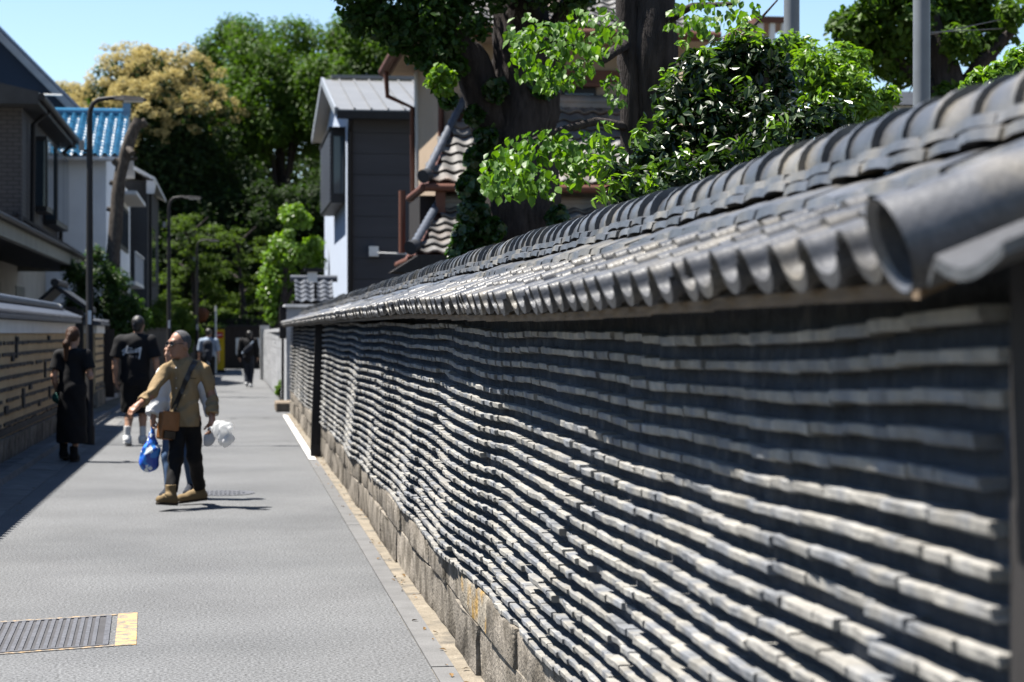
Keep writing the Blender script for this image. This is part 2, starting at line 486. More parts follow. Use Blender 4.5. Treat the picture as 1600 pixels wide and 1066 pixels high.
# rows of tiles bedded in the mud
def tile_verts(seed):
    r = random.Random(seed)
    prof = [(0.05, -.5), (-.037, -.5), (-.042, -.3), (-.043, .38), (-.040, .5), (0.05, .5)]
    st = [-.5, -.2, .15, .5]; V = []
    for t in st:
        jx, jz = r.uniform(-.003, .003), r.uniform(-.06, .06)
        for (x, z) in prof:
            fx = 1 if x < 0 else 0
            V.append((x + fx * (jx + r.uniform(-.0015, .0015)), t + fx * r.uniform(-.012, .012), z + fx * jz * .6 + r.uniform(-.05, .05)))
    F = []; n = 6
    for s in range(3):
        for i in range(n):
            F.append((s * n + i, s * n + (i + 1) % n, (s + 1) * n + (i + 1) % n, (s + 1) * n + i))
    F2 = [(5, 4, 3, 2), (5, 2, 1, 0), (18, 19, 20, 23), (20, 21, 22, 23)]
    return np.array(V), np.array(F + F2)
TV = [tile_verts(k) for k in range(14)]
TM = []
for k, (v, f) in enumerate(TV):
    me = np_mesh('row_tile', v, f); 
    bm = bmesh.new(); bm.from_mesh(me); bmesh.ops.recalc_face_normals(bm, faces=bm.faces); bm.to_mesh(me); bm.free()
    me.materials.append(M_rtile); TM.append(me)
NROW = 20
allt = []
for r_ in range(NROW):
    t = r_ / (NROW - 1.0)
    y = YN + 0.0 + R.uniform(0, .1)
    ph = r_ * .22
    while y < YF - 0.1:
        L = R.choice((.13, .17, .2, .22, .24, .24, .26)) * R.uniform(.92, 1.05)
        yc = y + L / 2
        if abs(yc - Y_POST) > 0.2 + 0:
            zb = basez(yc) + .028; z = zb + (topz(yc) - zb) * t + .008 * math.sin(yc * 1.5 + ph) + .003 * math.sin(yc * 4.1 + ph * 2) + R.uniform(-.0016, .0016)
            sl = math.atan((topz(yc + .3) - topz(yc - .3)) / .6 * t) + R.uniform(-.012, .012)
            proud = R.gauss(0, .002) - (.006 if r_ == NROW - 1 else 0) + .004 * math.sin(yc * 2.2 + ph)
            if R.random() < .03: proud += .018
            sc_z = R.uniform(.021, .0265)
            Mx = Matrix.Translation((face(yc, z) - .002 + proud, yc, z)) @ Euler((sl, R.uniform(-.035, .02), R.uniform(-.015, .015))).to_matrix().to_4x4() @ Matrix.Diagonal((1.0, L * .996, sc_z, 1))
            px = 365 + 1.17 * FPX / (CC * (yc * CC + .16))
            allt.append((yc, L, R.randrange(14), Mx, r_))
        y += L + (.0015 if R.random() < .93 else .014)
# the 300 that show largest stay single pieces
vis = []
for tt in allt:
    yc, L, k, Mx, r_ = tt
    d = yc * CC + 1.17 * SS; py = 521 - (Mx.translation.z - EYE) * FPX / d; px = 365 + 1.17 * FPX / (CC * d)
    vis.append((yc - (100 if (py < 1066 and px < 1610) else 0), tt))
order = sorted(range(len(vis)), key=lambda i: vis[i][0])
single = set(order[:300])
VV = []; FF = []; off = 0
for i, tt in enumerate(allt):
    yc, L, k, Mx, r_ = tt
    if i in single:
        link_mesh('row_tile', TM[k], wall, matrix=Mx)
    else:
        v = np.c_[TV[k][0], np.ones(len(TV[k][0]))] @ np.array(Mx).T
        VV.append(v[:, :3]); FF.append(TV[k][1] + off); off += len(v)
me = np_mesh('row_tiles_beyond', np.concatenate(VV), np.concatenate(FF))
bm = bmesh.new(); bm.from_mesh(me); bmesh.ops.recalc_face_normals(bm, faces=bm.faces); bm.to_mesh(me); bm.free()
tag(link_mesh('row_tile_mass', me, wall, M_rtile), kind='stuff')

# --- the roof of the wall
def pieces(name, meshes, mats, limit):
    """mats: list of (y, variant, Matrix); nearest `limit` become parts, the rest one joined part"""
    mats = sorted(mats, key=lambda q: q[0])
    for (yy, k, Mx) in mats[:limit]:
        link_mesh(name, meshes[k], wall, matrix=Mx)
    rest = mats[limit:]
    if rest:
        VV = []; FF = []; off = 0
        cache = {}
        for (yy, k, Mx) in rest:
            if k not in cache:
                m = meshes[k]; tri = []
                m.calc_loop_triangles()
                for t_ in m.loop_triangles: tri.append(tuple(t_.vertices))
                cache[k] = (np.array([tuple(v.co) + (1,) for v in m.vertices]), np.array(tri))
            v, f = cache[k]
            VV.append((v @ np.array(Mx).T)[:, :3]); FF.append(f + off); off += len(v)
        me = np_mesh(name, np.concatenate(VV), np.concatenate(FF), True)
        me.set_sharp_from_angle(angle=math.radians(40))
        tag(link_mesh(name + '_mass', me, wall, meshes[0].materials[0]), kind='stuff')

PW = 0.205                        # pantile spacing along the wall
def pan_profile(u):               # u 0..1 across one tile: wide trough and a narrow roll
    if u < .66: return -.036 * math.sqrt(max(0, 1 - (u / .33 - 1) ** 2))
    return .032 * math.sqrt(max(0, 1 - ((u - .83) / .17) ** 2))
def pantile(seed, L, lip):
    r = random.Random(seed); nU = 22
    us = np.r_[.33 - .33 * np.cos(np.linspace(0, np.pi, 12)), .83 - .17 * np.cos(np.linspace(0, np.pi, 11))[1:]]
    V = []; F = []
    th = .017
    st = [0, L * .5, L]           # local x: 0 = lower end (eave side), +x up the slope
    for s in st:
        for u in us:
            z = pan_profile(max(0, min(1, u))) + r.uniform(-.0008, .0008)
            V.append((s, u * PW, z)); 
        for u in us:
            z = pan_profile(max(0, min(1, u)))
            V.append((s, u * PW, z - th))
    W = 2 * nU
    for s in range(2):
        for i in range(nU - 1):
            a = s * W + i
            F.append((a, a + 1, a + W + 1, a + W))
            b = a + nU
            F.append((b, b + W, b + W + 1, b + 1))
        F.append((s * W, s * W + W, s * W + W + nU, s * W + nU))
        e = s * W + nU - 1
        F.append((e, e + nU, e + W + nU, e + W))
    for i in range(nU - 1):
        F.append((i, i + nU, i + nU + 1, i + 1))
        q = 2 * W + i
        F.append((q, q + 1, q + nU + 1, q + nU))
    if lip:                       # turned-down eave lip under the trough
        b = len(V); m = nU
        for i, u in enumerate(us):
            z = pan_profile(max(0, min(1, u)))
            dp = .001 + .014 * max(0, math.sin(math.pi * min(1, max(0, u / .66)))) ** .5 
            V.append((-.004, u * PW, z + .001)); V.append((-.004, u * PW, z - dp - th * .5)); V.append((.012, u * PW, z - dp - th * .5)); V.append((.012, u * PW, z))
        for i in range(nU - 1):
            for k in range(4):
                a = b + i * 4 + k; c = b + i * 4 + (k + 1) % 4
                F.append((a, c, c + 4, a + 4))
        F.append((b, b + 3, b + 2, b + 1)); e = b + (nU - 1) * 4; F.append((e, e + 1, e + 2, e + 3))
    me = bpy.data.meshes.new('pantile'); me.from_pydata(V, [], F)
    bm = bmesh.new(); bm.from_mesh(me); bmesh.ops.recalc_face_normals(bm, faces=bm.faces); bm.to_mesh(me); bm.free()
    me.polygons.foreach_set('use_smooth', [True] * len(me.polygons)); me.set_sharp_from_angle(angle=math.radians(38))
    me.materials.append(M_rkawara)
    return me
EX, EZ = 0.95, 1.752             # eave edge (top of tile)
TX, TZ = 1.25, 1.885              # where the slope runs under the ridge courses
slope = math.atan2(TZ - EZ, TX - EX); SL = math.hypot(TX - EX, TZ - EZ)
pans = [pantile(k, .165, False) for k in range(4)] + [pantile(20 + k, .165, True) for k in range(4)]
lst = []
NY0 = YN + 0.06
ncol = int((YF - NY0) / PW)
for c_ in range(ncol):
    y = NY0 + c_ * PW
    e = eoff(y + PW / 2); rr = roff(y + PW / 2)
    jx, jz = R.uniform(-.008, .008), R.uniform(-.004, .004)
    if abs(y - Y_POST) < .1: pass
    for k in range(3):
        s0 = k * SL / 3.0
        t = s0 / SL
        x = EX + s0 * math.cos(slope) + jx + R.uniform(-.004, .004) + .006 * math.sin(y * 2.3)
        z = EZ + s0 * math.sin(slope) + e * (1 - t) + rr * t + jz + R.uniform(-.002, .002)
        Mx = Matrix.Translation((x, y, z)) @ Euler((R.uniform(-.02, .02), -slope + .1 + R.uniform(-.02, .02), R.uniform(-.02, .02))).to_matrix().to_4x4()
        lst.append((y, (4 if k == 0 else 0) + R.randrange(4), Mx))
pieces('pantile', pans, lst, 300)

# timber lath that carries the eave
M_eavewood = pm('weathered_eave_wood', (0.16, 0.12, 0.085), rough=0.9, var=0.35, scale=8, bump=0.5, stretch=(6, .6, 6))
ev = MB(); yy = np.linspace(YN + .02, YF, 60)
for a, b in zip(yy[:-1], yy[1:]):
    ev.prism([(1.0, a, EZ - .055 + eoff(a)), (1.24, a, EZ + .05 + eoff(a)), (1.24, a, EZ + .02 + eoff(a)), (1.0, a, EZ - .08 + eoff(a))], (0, b - a, 0))
ev.build('eave_board', M_eavewood, wall)

# ridge: sloped apron course, two flat courses, round caps
def slab_mesh(seed, L, W, th, droop):
    r = random.Random(seed)
    V = []; F = []
    xs = [(-W, -droop), (-W * .96, -droop + th), (-W * .5, -droop * .45 + th * 1.05), (0, th), (0, 0), (-W * .5, -droop * .45)]
    sty = [0, L * .33, L * .66, L]
    for s in sty:
        bow = .006 * math.sin(math.pi * s / L)
        for (x, z) in xs: V.append((x + r.uniform(-.0015, .0015) - bow * (.6 if x < -W * .8 else 0), s, z + bow + r.uniform(-.0012, .0012)))
    n = len(xs)
    for s in range(3):
        for i in range(n): F.append((s * n + i, s * n + (i + 1) % n, (s + 1) * n + (i + 1) % n, (s + 1) * n + i))
    F.append(tuple(range(n))); F.append(tuple(3 * n + i for i in reversed(range(n))))
    me = bpy.data.meshes.new('flat_ridge_tile'); me.from_pydata(V, [], F)
    bm = bmesh.new(); bm.from_mesh(me); bmesh.ops.recalc_face_normals(bm, faces=bm.faces); bm.to_mesh(me); bm.free()
    me.polygons.foreach_set('use_smooth', [True] * len(me.polygons)); me.set_sharp_from_angle(angle=math.radians(38))
    me.materials.append(M_rkawara)
    return me
NL = 0.2
def run(name, meshes, x0, z0, L, limit, ry, jit=.004, ystart=None):
    l_ = []
    y = (YN - .35) if ystart is None else ystart
    while y < YF:
        l_.append((y, R.randrange(len(meshes)), Matrix.Translation((x0 + R.uniform(-jit, jit) + .008 * math.sin(y * 1.3), y, z0 + roff(y) + R.uniform(-.003, .003) + .004 * math.sin(y * 2.9))) @ Euler((R.uniform(-.03, .03), ry + R.uniform(-.03, .03), R.uniform(-.03, .03))).to_matrix().to_4x4()))
        y += L
    pieces(name, meshes, l_, limit)
run('apron_tile', [slab_mesh(k, .2, .155, .024, .05) for k in range(5)], 1.352, 1.928, .203, 200, 0)
run('flat_ridge_tile', [slab_mesh(10 + k, .19, .12, .021, .012) for k in range(5)], 1.41, 1.962, .193, 150, 0)
run('flat_ridge_tile', [slab_mesh(20 + k, .19, .11, .021, .012) for k in range(5)], 1.425, 1.992, .193, 150, 0, ystart=YN - .26)
# the far side of the ridge, unseen from the street but closing the roof
fb = MB()
for a, b in zip(yy[:-1], yy[1:]):
    fb.prism([(1.40, a, 1.935 + roff(a)), (1.52, a, 2.0 + roff(a)), (1.60, a, 1.93 + roff(a)), (1.92, a, 1.76), (1.92, a, 1.72), (1.40, a, 1.85)], (0, b - a, 0))
fb.build('rear_slope', M_rkawara, wall)
def cap_mesh(seed):
    r = random.Random(seed); V = []; F = []; n = 13
    st = [(0, .094), (.028, .094), (.032, .083), (.12, .084), (.215, .08)]
    for (s, rad) in st:
        for k in range(n):
            a = math.pi * (k / (n - 1)) * 1.08 - .04 * math.pi
            V.append((math.cos(a) * rad, s, math.sin(a) * rad * .98 + r.uniform(-.0008, .0008)))
    for i in range(len(st) - 1):
        for k in range(n - 1): F.append((i * n + k, i * n + k + 1, (i + 1) * n + k + 1, (i + 1) * n + k))
    F.append(tuple(range(n))); F.append(tuple((len(st) - 1) * n + k for k in reversed(range(n))))
    F.append(tuple([i * n for i in range(len(st))] + [i * n + n - 1 for i in reversed(range(len(st)))]))
    me = bpy.data.meshes.new('ridge_cap'); me.from_pydata(V, [], F)
    bm = bmesh.new(); bm.from_mesh(me); bmesh.ops.recalc_face_normals(bm, faces=bm.faces); bm.to_mesh(me); bm.free()
    me.polygons.foreach_set('use_smooth', [True] * len(me.polygons)); me.set_sharp_from_angle(angle=math.radians(38))
    me.materials.append(M_rkawara)
    return me
run('ridge_cap', [cap_mesh(k) for k in range(5)], 1.425, 2.008, .192, 250, 0, ystart=YN - .5)
# verge at the near end: one round tile running down the slope, then the broad verge tile
vt = MB()
a0, a1 = Vector((EX - .02, YN - .05, 1.745)), Vector((1.36, YN - .05, 1.905))
dv = (a1 - a0).normalized()
vt.tube([a0, a0 + dv * .03, a0 + dv * .0301, a0 + dv * .3, a1], [.074, .074, .069, .068, .067], 24, cap=False)
vt.tube([a0 + dv * .3, a0 + dv * .012, a0], [.052, .06, .071], 24, cap=False)
vt.tube([a0 + dv * .1, a0 + dv * .102], [.062, .062], 24)
vt.build('verge_round_tile', M_rkawara, wall, smooth=40)
vv = MB(); V = []; nU = 12
for s in (0, .42):
    for i in range(nU):
        u = i / (nU - 1)
        z = -.028 * math.sin(math.pi * u) - (.035 if u < .02 else 0)
        for dz in (0, -.018): V.append((EX + .01 + s * math.cos(slope), YN - .13 - u * .27, 1.735 + s * math.sin(slope) * .9 + z + dz))
F = []
for i in range(nU - 1):
    a = i * 2; b = 2 * nU + i * 2
    F += [(a, a + 2, b + 2, b), (a + 1, b + 1, b + 3, a + 3), (a, a + 1, a + 3, a + 2), (b, b + 2, b + 3, b + 1)]
F += [(0, 2 * nU, 2 * nU + 1, 1), (2 * nU - 2, 2 * nU - 1, 4 * nU - 1, 4 * nU - 2)]
vv.add(V, F); vv.build('verge_tile', M_rkawara, wall, smooth=40)
M_darkwood = pm('dark_post_wood', (0.03, 0.028, 0.028), rough=0.8, var=0.3, scale=8, bump=0.4, stretch=(8, 8, .7))
MB().box(1.13, 1.34, YN - .16, YN - .005, 0.36, 1.74).build('end_post', M_darkwood, wall)
# ================================================================ far end of the right wall: post, pillar, block wall
rp = thing('timber_post', (1.1, Y_POST, 0), 'dark timber post leaning against the tile-banded mud wall', 'post')
MB().bar((1.06, Y_POST - .02, 0.02), (1.13, Y_POST + .05, 1.78), .13, .1, (0, 1, 0)).build('shaft', M_darkwood, rp)
MB().box(1.0, 1.14, Y_POST - .1, Y_POST + .06, 0.0, .17, taper=.02).build('foot', M_darkwood, rp)

M_cpil = pm('pillar_concrete', (0.3, 0.31, 0.33), rough=0.9, var=0.15, scale=4, bump=0.3)
M_blk = pm('concrete_block', (0.33, 0.34, 0.36), rough=0.95, var=0.15, scale=6, bump=0.4, island=0.13)
M_step = pm('step_stone', (0.16, 0.13, 0.1), rough=0.95, var=0.3, scale=8, bump=0.6)
gp = thing('gate_pillar', (1.3, 46.5, 0), 'grey concrete gate pillar with capstone beside the mud wall end', 'pillar')
MB().box(1.17, 1.75, 44.6, 46.8, 0.0, 2.2).build('shaft', M_cpil, gp)
MB().box(1.12, 1.8, 44.55, 46.85, 2.203, 2.27, taper=.02).build('capstone', M_cpil, gp)
MB().box(1.02, 1.165, 44.7, 45.0, 1.5, 2.22).build('letter_box', M_darkwood, gp)
MB().box(1.06, 1.12, 44.8, 44.88, 0.12, 1.497).build('letter_box_post', M_darkwood, gp)
st = thing('stone_step', (1.0, 42.5, 0), 'low brown stone step at the foot of the gate pillar', 'step')
bevel(MB().box(.86, 1.3, 41.2, 42.6, 0, .2).build('lower_stone', M_step, st), .03); bevel(MB().box(1.0, 1.3, 42.7, 44.4, 0, .13).build('upper_stone', M_step, st), .03)
bw = thing('block_wall', (1.1, 60, 0), 'low concrete block wall running beyond the gate pillar', 'wall')
bk = MB(); 
for c_ in range(8):
    y = 47.2 + (.2 if c_ % 2 else 0); 
    while y < 69.5:
        xx = 1.12 - (y - 47) * .004
        bk.box(xx + R.uniform(-.004, .004), xx + .15, y + .006, y + .394, .05 + c_ * .2 + .005, .05 + c_ * .2 + .196); y += .4
tag(bk.build('block', M_blk, bw), kind='stuff')
MB().box(1.06, 1.26, 47, 70, 1.655, 1.74).build('coping', M_cpil, bw)
MB().box(1.125, 1.2, 47, 70, 0.0, 1.65).build('mortar_core', M_sand, bw)
MB().box(.92, 1.24, 70.02, 70.5, 0.0, 1.9).build('end_pier', M_white, bw)

# ================================================================ plaster and tile wall on the left
M_tan = pm('tan_plaster', (0.42, 0.315, 0.19), rough=0.95, var=0.16, scale=2.5, bump=0.4, bscale=30)
M_wplas = pm('white_plaster', (0.62, 0.61, 0.59), rough=0.9, var=0.08, scale=3, bump=0.15)
M_dtile = pm('dark_band_tile', (0.035, 0.035, 0.038), rough=0.7, var=0.3, scale=14, island=0.3)
M_kaw2 = pm('blue_grey_roof_tile', (0.05, 0.058, 0.075), rough=0.5, var=0.2, scale=4, island=0.18, spec=0.3)
def plaster_wall(name, label, X, y0, y1, ztop, rows, insets):
    t = thing(name, (X, (y0 + y1) / 2, 0), label, 'wall')
    MB().box(X - .5, X, y0, y1, .3, 1.62).build('plaster_body', M_tan, t)
    MB().box(X - .47, X + .03, y0 - .02, y1 + .02, 1.623, 1.79).build('white_band', M_wplas, t)
    st_ = stone_mesh(31, 1.0, .36, .6, .02)
    y = y0
    while y < y1:
        L = min(R.uniform(.5, .9), y1 - y + .01)
        link_mesh('stone', st_, t, matrix=Matrix.Translation((X - .25 + R.uniform(-.006, .006), y + L / 2, .165)) @ Matrix.Diagonal((1, L - .012, 1, 1))); y += L
    tm = MB()
    for r_ in range(rows):
        z = .5 + r_ * (1.5 - .5) / (rows - 1)
        y = y0
        while y < y1:
            L = R.uniform(.18, .3)
            if R.random() < .96:
                tm.box(X - .02, X + .012 + R.uniform(0, .008), y + .006, min(y + L, y1) - .006, z - .022 + R.uniform(-.006, .006), z + .02)
            y += L
    tag(tm.build('row_tile_mass', M_dtile, t), kind='stuff')
    tm = MB()
    y = y0
    while y < y1:
        tm.box(X - .02, X + .02, y + .006, y + .2, .37, .44 + R.uniform(0, .03)); y += .206
    tag(tm.build('foot_tile_mass', M_dtile, t), kind='stuff')
    for (yy_, z, w, h) in insets:
        b_ = MB(); b_.box(X - .02, X + .03, yy_ - w / 2, yy_ + w / 2, z - h / 2, z + h / 2); b_.build('inset_tile', M_dtile, t)
    # roof: pantile columns, stacked ridge
    pn = MB(); y = y0 - .15
    while y < y1 + .15:
        pn.tube([(X + .12, y, 1.86), (X - .2, y, ztop - .08)], [.062, .062], 8); pn.tube([(X - .8, y, 1.86), (X - .3, y, ztop - .08)], [.062, .062], 6); y += .19
    tag(pn.build('roll_tile', M_kaw2, t, smooth=50), kind='stuff')
    MB().prism([(X + .13, y0 - .2, 1.80), (X + .13, y0 - .2, 1.845), (X - .25, y0 - .2, ztop - .075), (X - .81, y0 - .2, 1.845), (X - .81, y0 - .2, 1.80), (X - .25, y0 - .2, 1.79)], (0, y1 - y0 + .4, 0)).build('roof_slope', M_kaw2, t)
    MB().box(X - .37, X - .13, y0 - .2, y1 - .55, ztop - .09, ztop - .005).build('ridge_course', M_kaw2, t)
    MB().box(X - .40, X - .10, y0 - .2, y1 - .5, ztop - .03, ztop - .012).build('ridge_flat_tile', M_wplas if False else M_kaw2, t)
    MB().tube([(X - .25, y0 - .2, ztop + .01), (X - .25, y1 - .6, ztop + .01)], .075, 12).build('ridge_roll', M_kaw2, t, smooth=50)
    MB().tube([(X - .25, y1 - .6, ztop - .02), (X - .25, y1 - .42, ztop - .02)], .1, 14).build('ridge_end', M_wplas, t, smooth=50)
    return t
ins = []
for (px, py, w, h) in [(24, 545, .12, .3), (18, 560, .2, .1), (69, 578, .12, .28), (35, 622, .2, .32), (46, 604, .3, .1), (76, 612, .15, .2), (75, 528, .25, .08), (25, 530, .25, .08), (8, 640, .3, .1), (60, 630, .2, .1)]:
    p = on_x(px, py, -2.78); ins.append((p.y, p.z, w, h * .8))
plaster_wall('plaster_wall', 'tan plaster wall striped with dark tiles, white band and blue-grey tile roof', -2.78, 11.0, 35.6, 2.06, 8, ins)
plaster_wall('plaster_wall', 'short tan plaster wall end with small tile roof, just past the nearest lamp post', -3.0, 44.5, 47.2, 1.98, 7, [])

# dark boarded fence beyond it
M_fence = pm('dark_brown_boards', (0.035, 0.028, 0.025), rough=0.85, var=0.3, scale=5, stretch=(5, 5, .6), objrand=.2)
fa, fb_ = Vector((-3.1, 49, 0)), Vector((-1.5, 84, 0))
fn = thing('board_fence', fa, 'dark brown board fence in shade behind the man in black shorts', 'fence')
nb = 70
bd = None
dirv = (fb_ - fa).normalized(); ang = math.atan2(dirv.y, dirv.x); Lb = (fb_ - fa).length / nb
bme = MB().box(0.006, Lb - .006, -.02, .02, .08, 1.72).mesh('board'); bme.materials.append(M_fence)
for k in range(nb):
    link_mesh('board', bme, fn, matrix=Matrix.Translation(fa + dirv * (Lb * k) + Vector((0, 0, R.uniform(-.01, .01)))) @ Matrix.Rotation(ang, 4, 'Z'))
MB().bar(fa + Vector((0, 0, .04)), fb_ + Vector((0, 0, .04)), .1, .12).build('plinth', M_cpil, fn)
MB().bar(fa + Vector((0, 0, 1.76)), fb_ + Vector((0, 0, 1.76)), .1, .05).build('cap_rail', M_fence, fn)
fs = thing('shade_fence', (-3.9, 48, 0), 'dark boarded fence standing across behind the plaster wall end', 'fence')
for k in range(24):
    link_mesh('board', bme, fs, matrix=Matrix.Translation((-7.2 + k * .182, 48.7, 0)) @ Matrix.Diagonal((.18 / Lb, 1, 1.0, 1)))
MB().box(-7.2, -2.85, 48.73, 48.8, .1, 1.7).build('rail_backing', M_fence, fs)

# ================================================================ houses on the left
def brickmat(name, c, c2, w, h, mort=.012, rough=.7):
    m = bpy.data.materials.new(name); m.use_nodes = True; N = m.node_tree.nodes; L = m.node_tree.links
    g = N.new('ShaderNodeNewGeometry'); sp = N.new('ShaderNodeSeparateXYZ'); L.new(g.outputs['Position'], sp.inputs[0])
    ad = N.new('ShaderNodeMath'); L.new(sp.outputs[0], ad.inputs[0]); L.new(sp.outputs[1], ad.inputs[1])
    cb = N.new('ShaderNodeCombineXYZ'); L.new(ad.outputs[0], cb.inputs[0]); L.new(sp.outputs[2], cb.inputs[1])
    b = N.new('ShaderNodeTexBrick'); L.new(cb.outputs[0], b.inputs['Vector'])
    b.inputs['Color1'].default_value = (*c, 1); b.inputs['Color2'].default_value = (*[x * .85 for x in c], 1); b.inputs['Mortar'].default_value = (*c2, 1)
    b.inputs['Scale'].default_value = 1.0; b.inputs['Mortar Size'].default_value = mort; b.inputs['Brick Width'].default_value = w; b.inputs['Row Height'].default_value = h
    L.new(b.outputs[0], N['Principled BSDF'].inputs['Base Color']); N['Principled BSDF'].inputs['Roughness'].default_value = rough; N['Principled BSDF'].inputs['Specular IOR Level'].default_value = .1
    bp = N.new('ShaderNodeBump'); bp.inputs['Strength'].default_value = .4; bp.inputs['Distance'].default_value = .01; bp.invert = True
    L.new(b.outputs['Fac'], bp.inputs['Height']); L.new(bp.outputs[0], N['Principled BSDF'].inputs['Normal'])
    return m
M_hAw = brickmat('grey_tile_cladding', (0.045, 0.044, 0.048), (0.02, 0.02, 0.022), .3, .11)
M_hAl = pm('pale_ground_floor_render', (0.36, 0.34, 0.3), rough=.9, var=.1, scale=1.5)
M_black = pm('black_metal', (0.012, 0.012, 0.014), rough=0.6, var=0.2, scale=5, bump=0.05, spec=0.2)
M_fascia = pm('pale_fascia', (0.2, 0.21, 0.19), rough=0.8, var=0.18, scale=2.0, bump=0.1)
M_slate = pm('black_slate_roof', (0.03, 0.032, 0.036), rough=0.6, var=0.25, scale=2.0)
M_glass = glassmat('window_glass')
M_frame = pm('dark_window_frame', (0.02, 0.02, 0.022), rough=.5, var=.1)
M_wframe = pm('white_trim', (0.6, 0.6, 0.6), rough=.6, var=.06)
hA = thing('grey_house', (-8, 54, 0), 'two-storey house clad in grey tiles with black eaves and a pale lower fascia', 'house')
MB().box(-14.5, -5.33, 51.9, 62.4, 3.9, 7.52).build('upper_wall', M_hAw, hA)
MB().box(-14.5, -5.8, 32.0, 66.0, 0.0, 3.6).build('ground_floor_wall', M_hAl, hA)
for (ya, yb) in ((41.0, 45.5), (46.0, 51.2), (54.8, 57.0)):
    MB().box(-5.86, -5.78, ya, yb, .2, 2.9).build('dark_opening', M_frame, hA)
MB().prism([(-4.83, 50.9, 7.35), (-4.83, 50.9, 7.66), (-10.0, 50.9, 8.8), (-15.5, 50.9, 7.73), (-15.5, 50.9, 7.35)], (0, 12.2, 0)).build('roof', M_slate, hA)
MB().tube([(-4.75, 50.9, 7.53), (-4.75, 63.1, 7.53)], .09, 8).build('gutter', M_black, hA, smooth=50)
for yy_ in (53.4, 62.1):
    MB().tube([(-4.78, yy_, 7.45), (-5.2, yy_, 7.1), (-5.23, yy_, 4.0)], .065, 8).build('downpipe', M_black, hA, smooth=50)
for (ya, yb, za, zb) in ((54.6, 56.4, 4.9, 6.9), (57.6, 61.6, 4.7, 6.86)):
    wo_ = MB().box(-5.32, -4.96, ya, yb, za, zb).build('window', M_frame, hA)
    MB().box(-4.955, -4.935, ya + .13, (ya + yb) / 2 - .04, za + .13, zb - .13).build('pane', M_glass, wo_)
    MB().box(-4.955, -4.935, (ya + yb) / 2 + .04, yb - .13, za + .13, zb - .13).build('pane', M_glass, wo_)
    MB().box(-5.27, -5.0, ya - .03, ya - .006, za + .13, zb - .13).build('pane', M_glass, wo_)
MB().prism([(-4.0, 29.3, 3.27), (-4.0, 29.3, 3.59), (-5.75, 29.3, 4.42), (-6.0, 29.3, 4.42), (-6.0, 29.3, 3.46)], (0, 26, 0)).build('lower_roof', M_slate, hA)
MB().box(-3.99, -3.96, 29.2, 55.4, 3.3, 3.58).build('fascia', M_fascia, hA)
MB().box(-5.85, -3.97, 55.34, 55.41, 3.3, 3.58).build('fascia', M_fascia, hA)
MB().tube([(-3.9, 29.2, 3.62), (-3.9, 55.4, 3.62)], .065, 8).build('gutter', M_black, hA, smooth=50)
MB().bar((-5.5, 51.8, 4.66), (-4.07, 55.3, 3.73), .08, .08).build('rail', M_black, hA)
MB().box(-5.05, -4.67, 39.9, 40.5, 0, 3.3).build('pillar', M_hAw, hA)

M_navy = pm('navy_metal_cladding', (0.01, 0.02, 0.04), rough=.5, var=.12, scale=.8, stretch=(1, 1, .2))
M_verge = pm('pale_metal_verge', (0.22, 0.24, 0.27), rough=.5, var=.1)
hB = thing('navy_house', at(0, 400, 66), 'tall navy blue steep-roofed house behind the grey tiled house', 'house')
pts = [at(-260, -200, 66), at(125, 187, 66), at(125, 521, 66), at(-260, 521, 66)]
MB().prism(pts, Vector((0, 9, 0))).build('gable_wall', M_navy, hB)
MB().bar(at(-260, -206, 65.9), at(130, 186, 65.9), .5, .22).build('verge_trim', M_verge, hB)
MB().bar(at(-260, -216, 66.2), at(130, 178, 66.2), 1.0, .1).build('roof_edge', M_navy, hB)
MB().tube([at(33, 147, 65), at(97, 149, 65)], .035, 6).build('antenna_rod', M_wframe, hB)

def tile_unit(w, l, mat, amp=.05):
    """one pantile: local u = x across, v = y up the slope, z out of the slope"""
    V = []; F = []; n = 7
    for v in (0, l * 1.12):
        lift = .035 * (1 - v / l)
        for i in range(n):
            u = i / (n - 1)
            z = amp * math.cos(2 * math.pi * (u - .12)) * .5 + lift
            V += [(u * w, v, z), (u * w, v, z - .03)]
    for i in range(n - 1):
        a = i * 2; b = 2 * n + a
        F += [(a, a + 2, b + 2, b), (a, a + 1, a + 3, a + 2), (a + 1, b + 1, b + 3, a + 3)]
    F += [(0, 2 * n, 2 * n + 1, 1), (2 * n - 2, 2 * n - 1, 4 * n - 1, 4 * n - 2)]
    me = bpy.data.meshes.new('roof_tile'); me.from_pydata(V, [], F)
    bm = bmesh.new(); bm.from_mesh(me); bmesh.ops.recalc_face_normals(bm, faces=bm.faces); bm.to_mesh(me); bm.free()
    me.polygons.foreach_set('use_smooth', [True] * len(me.polygons)); me.set_sharp_from_angle(angle=math.radians(45))
    me.materials.append(mat)
    return me
def tile_slope(parent, unit, o, ux, vy, nu, nv, w, l, skip=None):
    ux = Vector(ux).normalized(); vy = Vector(vy).normalized(); nz = ux.cross(vy)
    B = Matrix((ux, vy, nz)).transposed().to_4x4()
    for j in range(nv):
        for i in range(nu):
            if skip and skip(i, j): continue
            p = Vector(o) + ux * (i * w) + vy * (j * l)
            link_mesh('roof_tile', unit, parent, matrix=Matrix.Translation(p + nz * R.uniform(-.004, .004)) @ B @ Matrix.Rotation(R.uniform(-.015, .015), 4, 'Z'))
M_blue = pm('blue_glazed_tile', (0.03, 0.13, 0.24), rough=.16, var=.15, scale=3, bump=.03, objrand=.2, spec=.6)
M_whouse = pm('white_house_render', (0.74, 0.76, 0.79), rough=.9, var=.07, scale=1.0, bump=.1)
hC = thing('white_house', (-5.6, 66, 0), 'white rendered house with a glossy blue tiled roof', 'house')
MB().box(-8.5, -3.95, 63.5, 78.0, 0, 7.0).build('wall', M_whouse, hC)
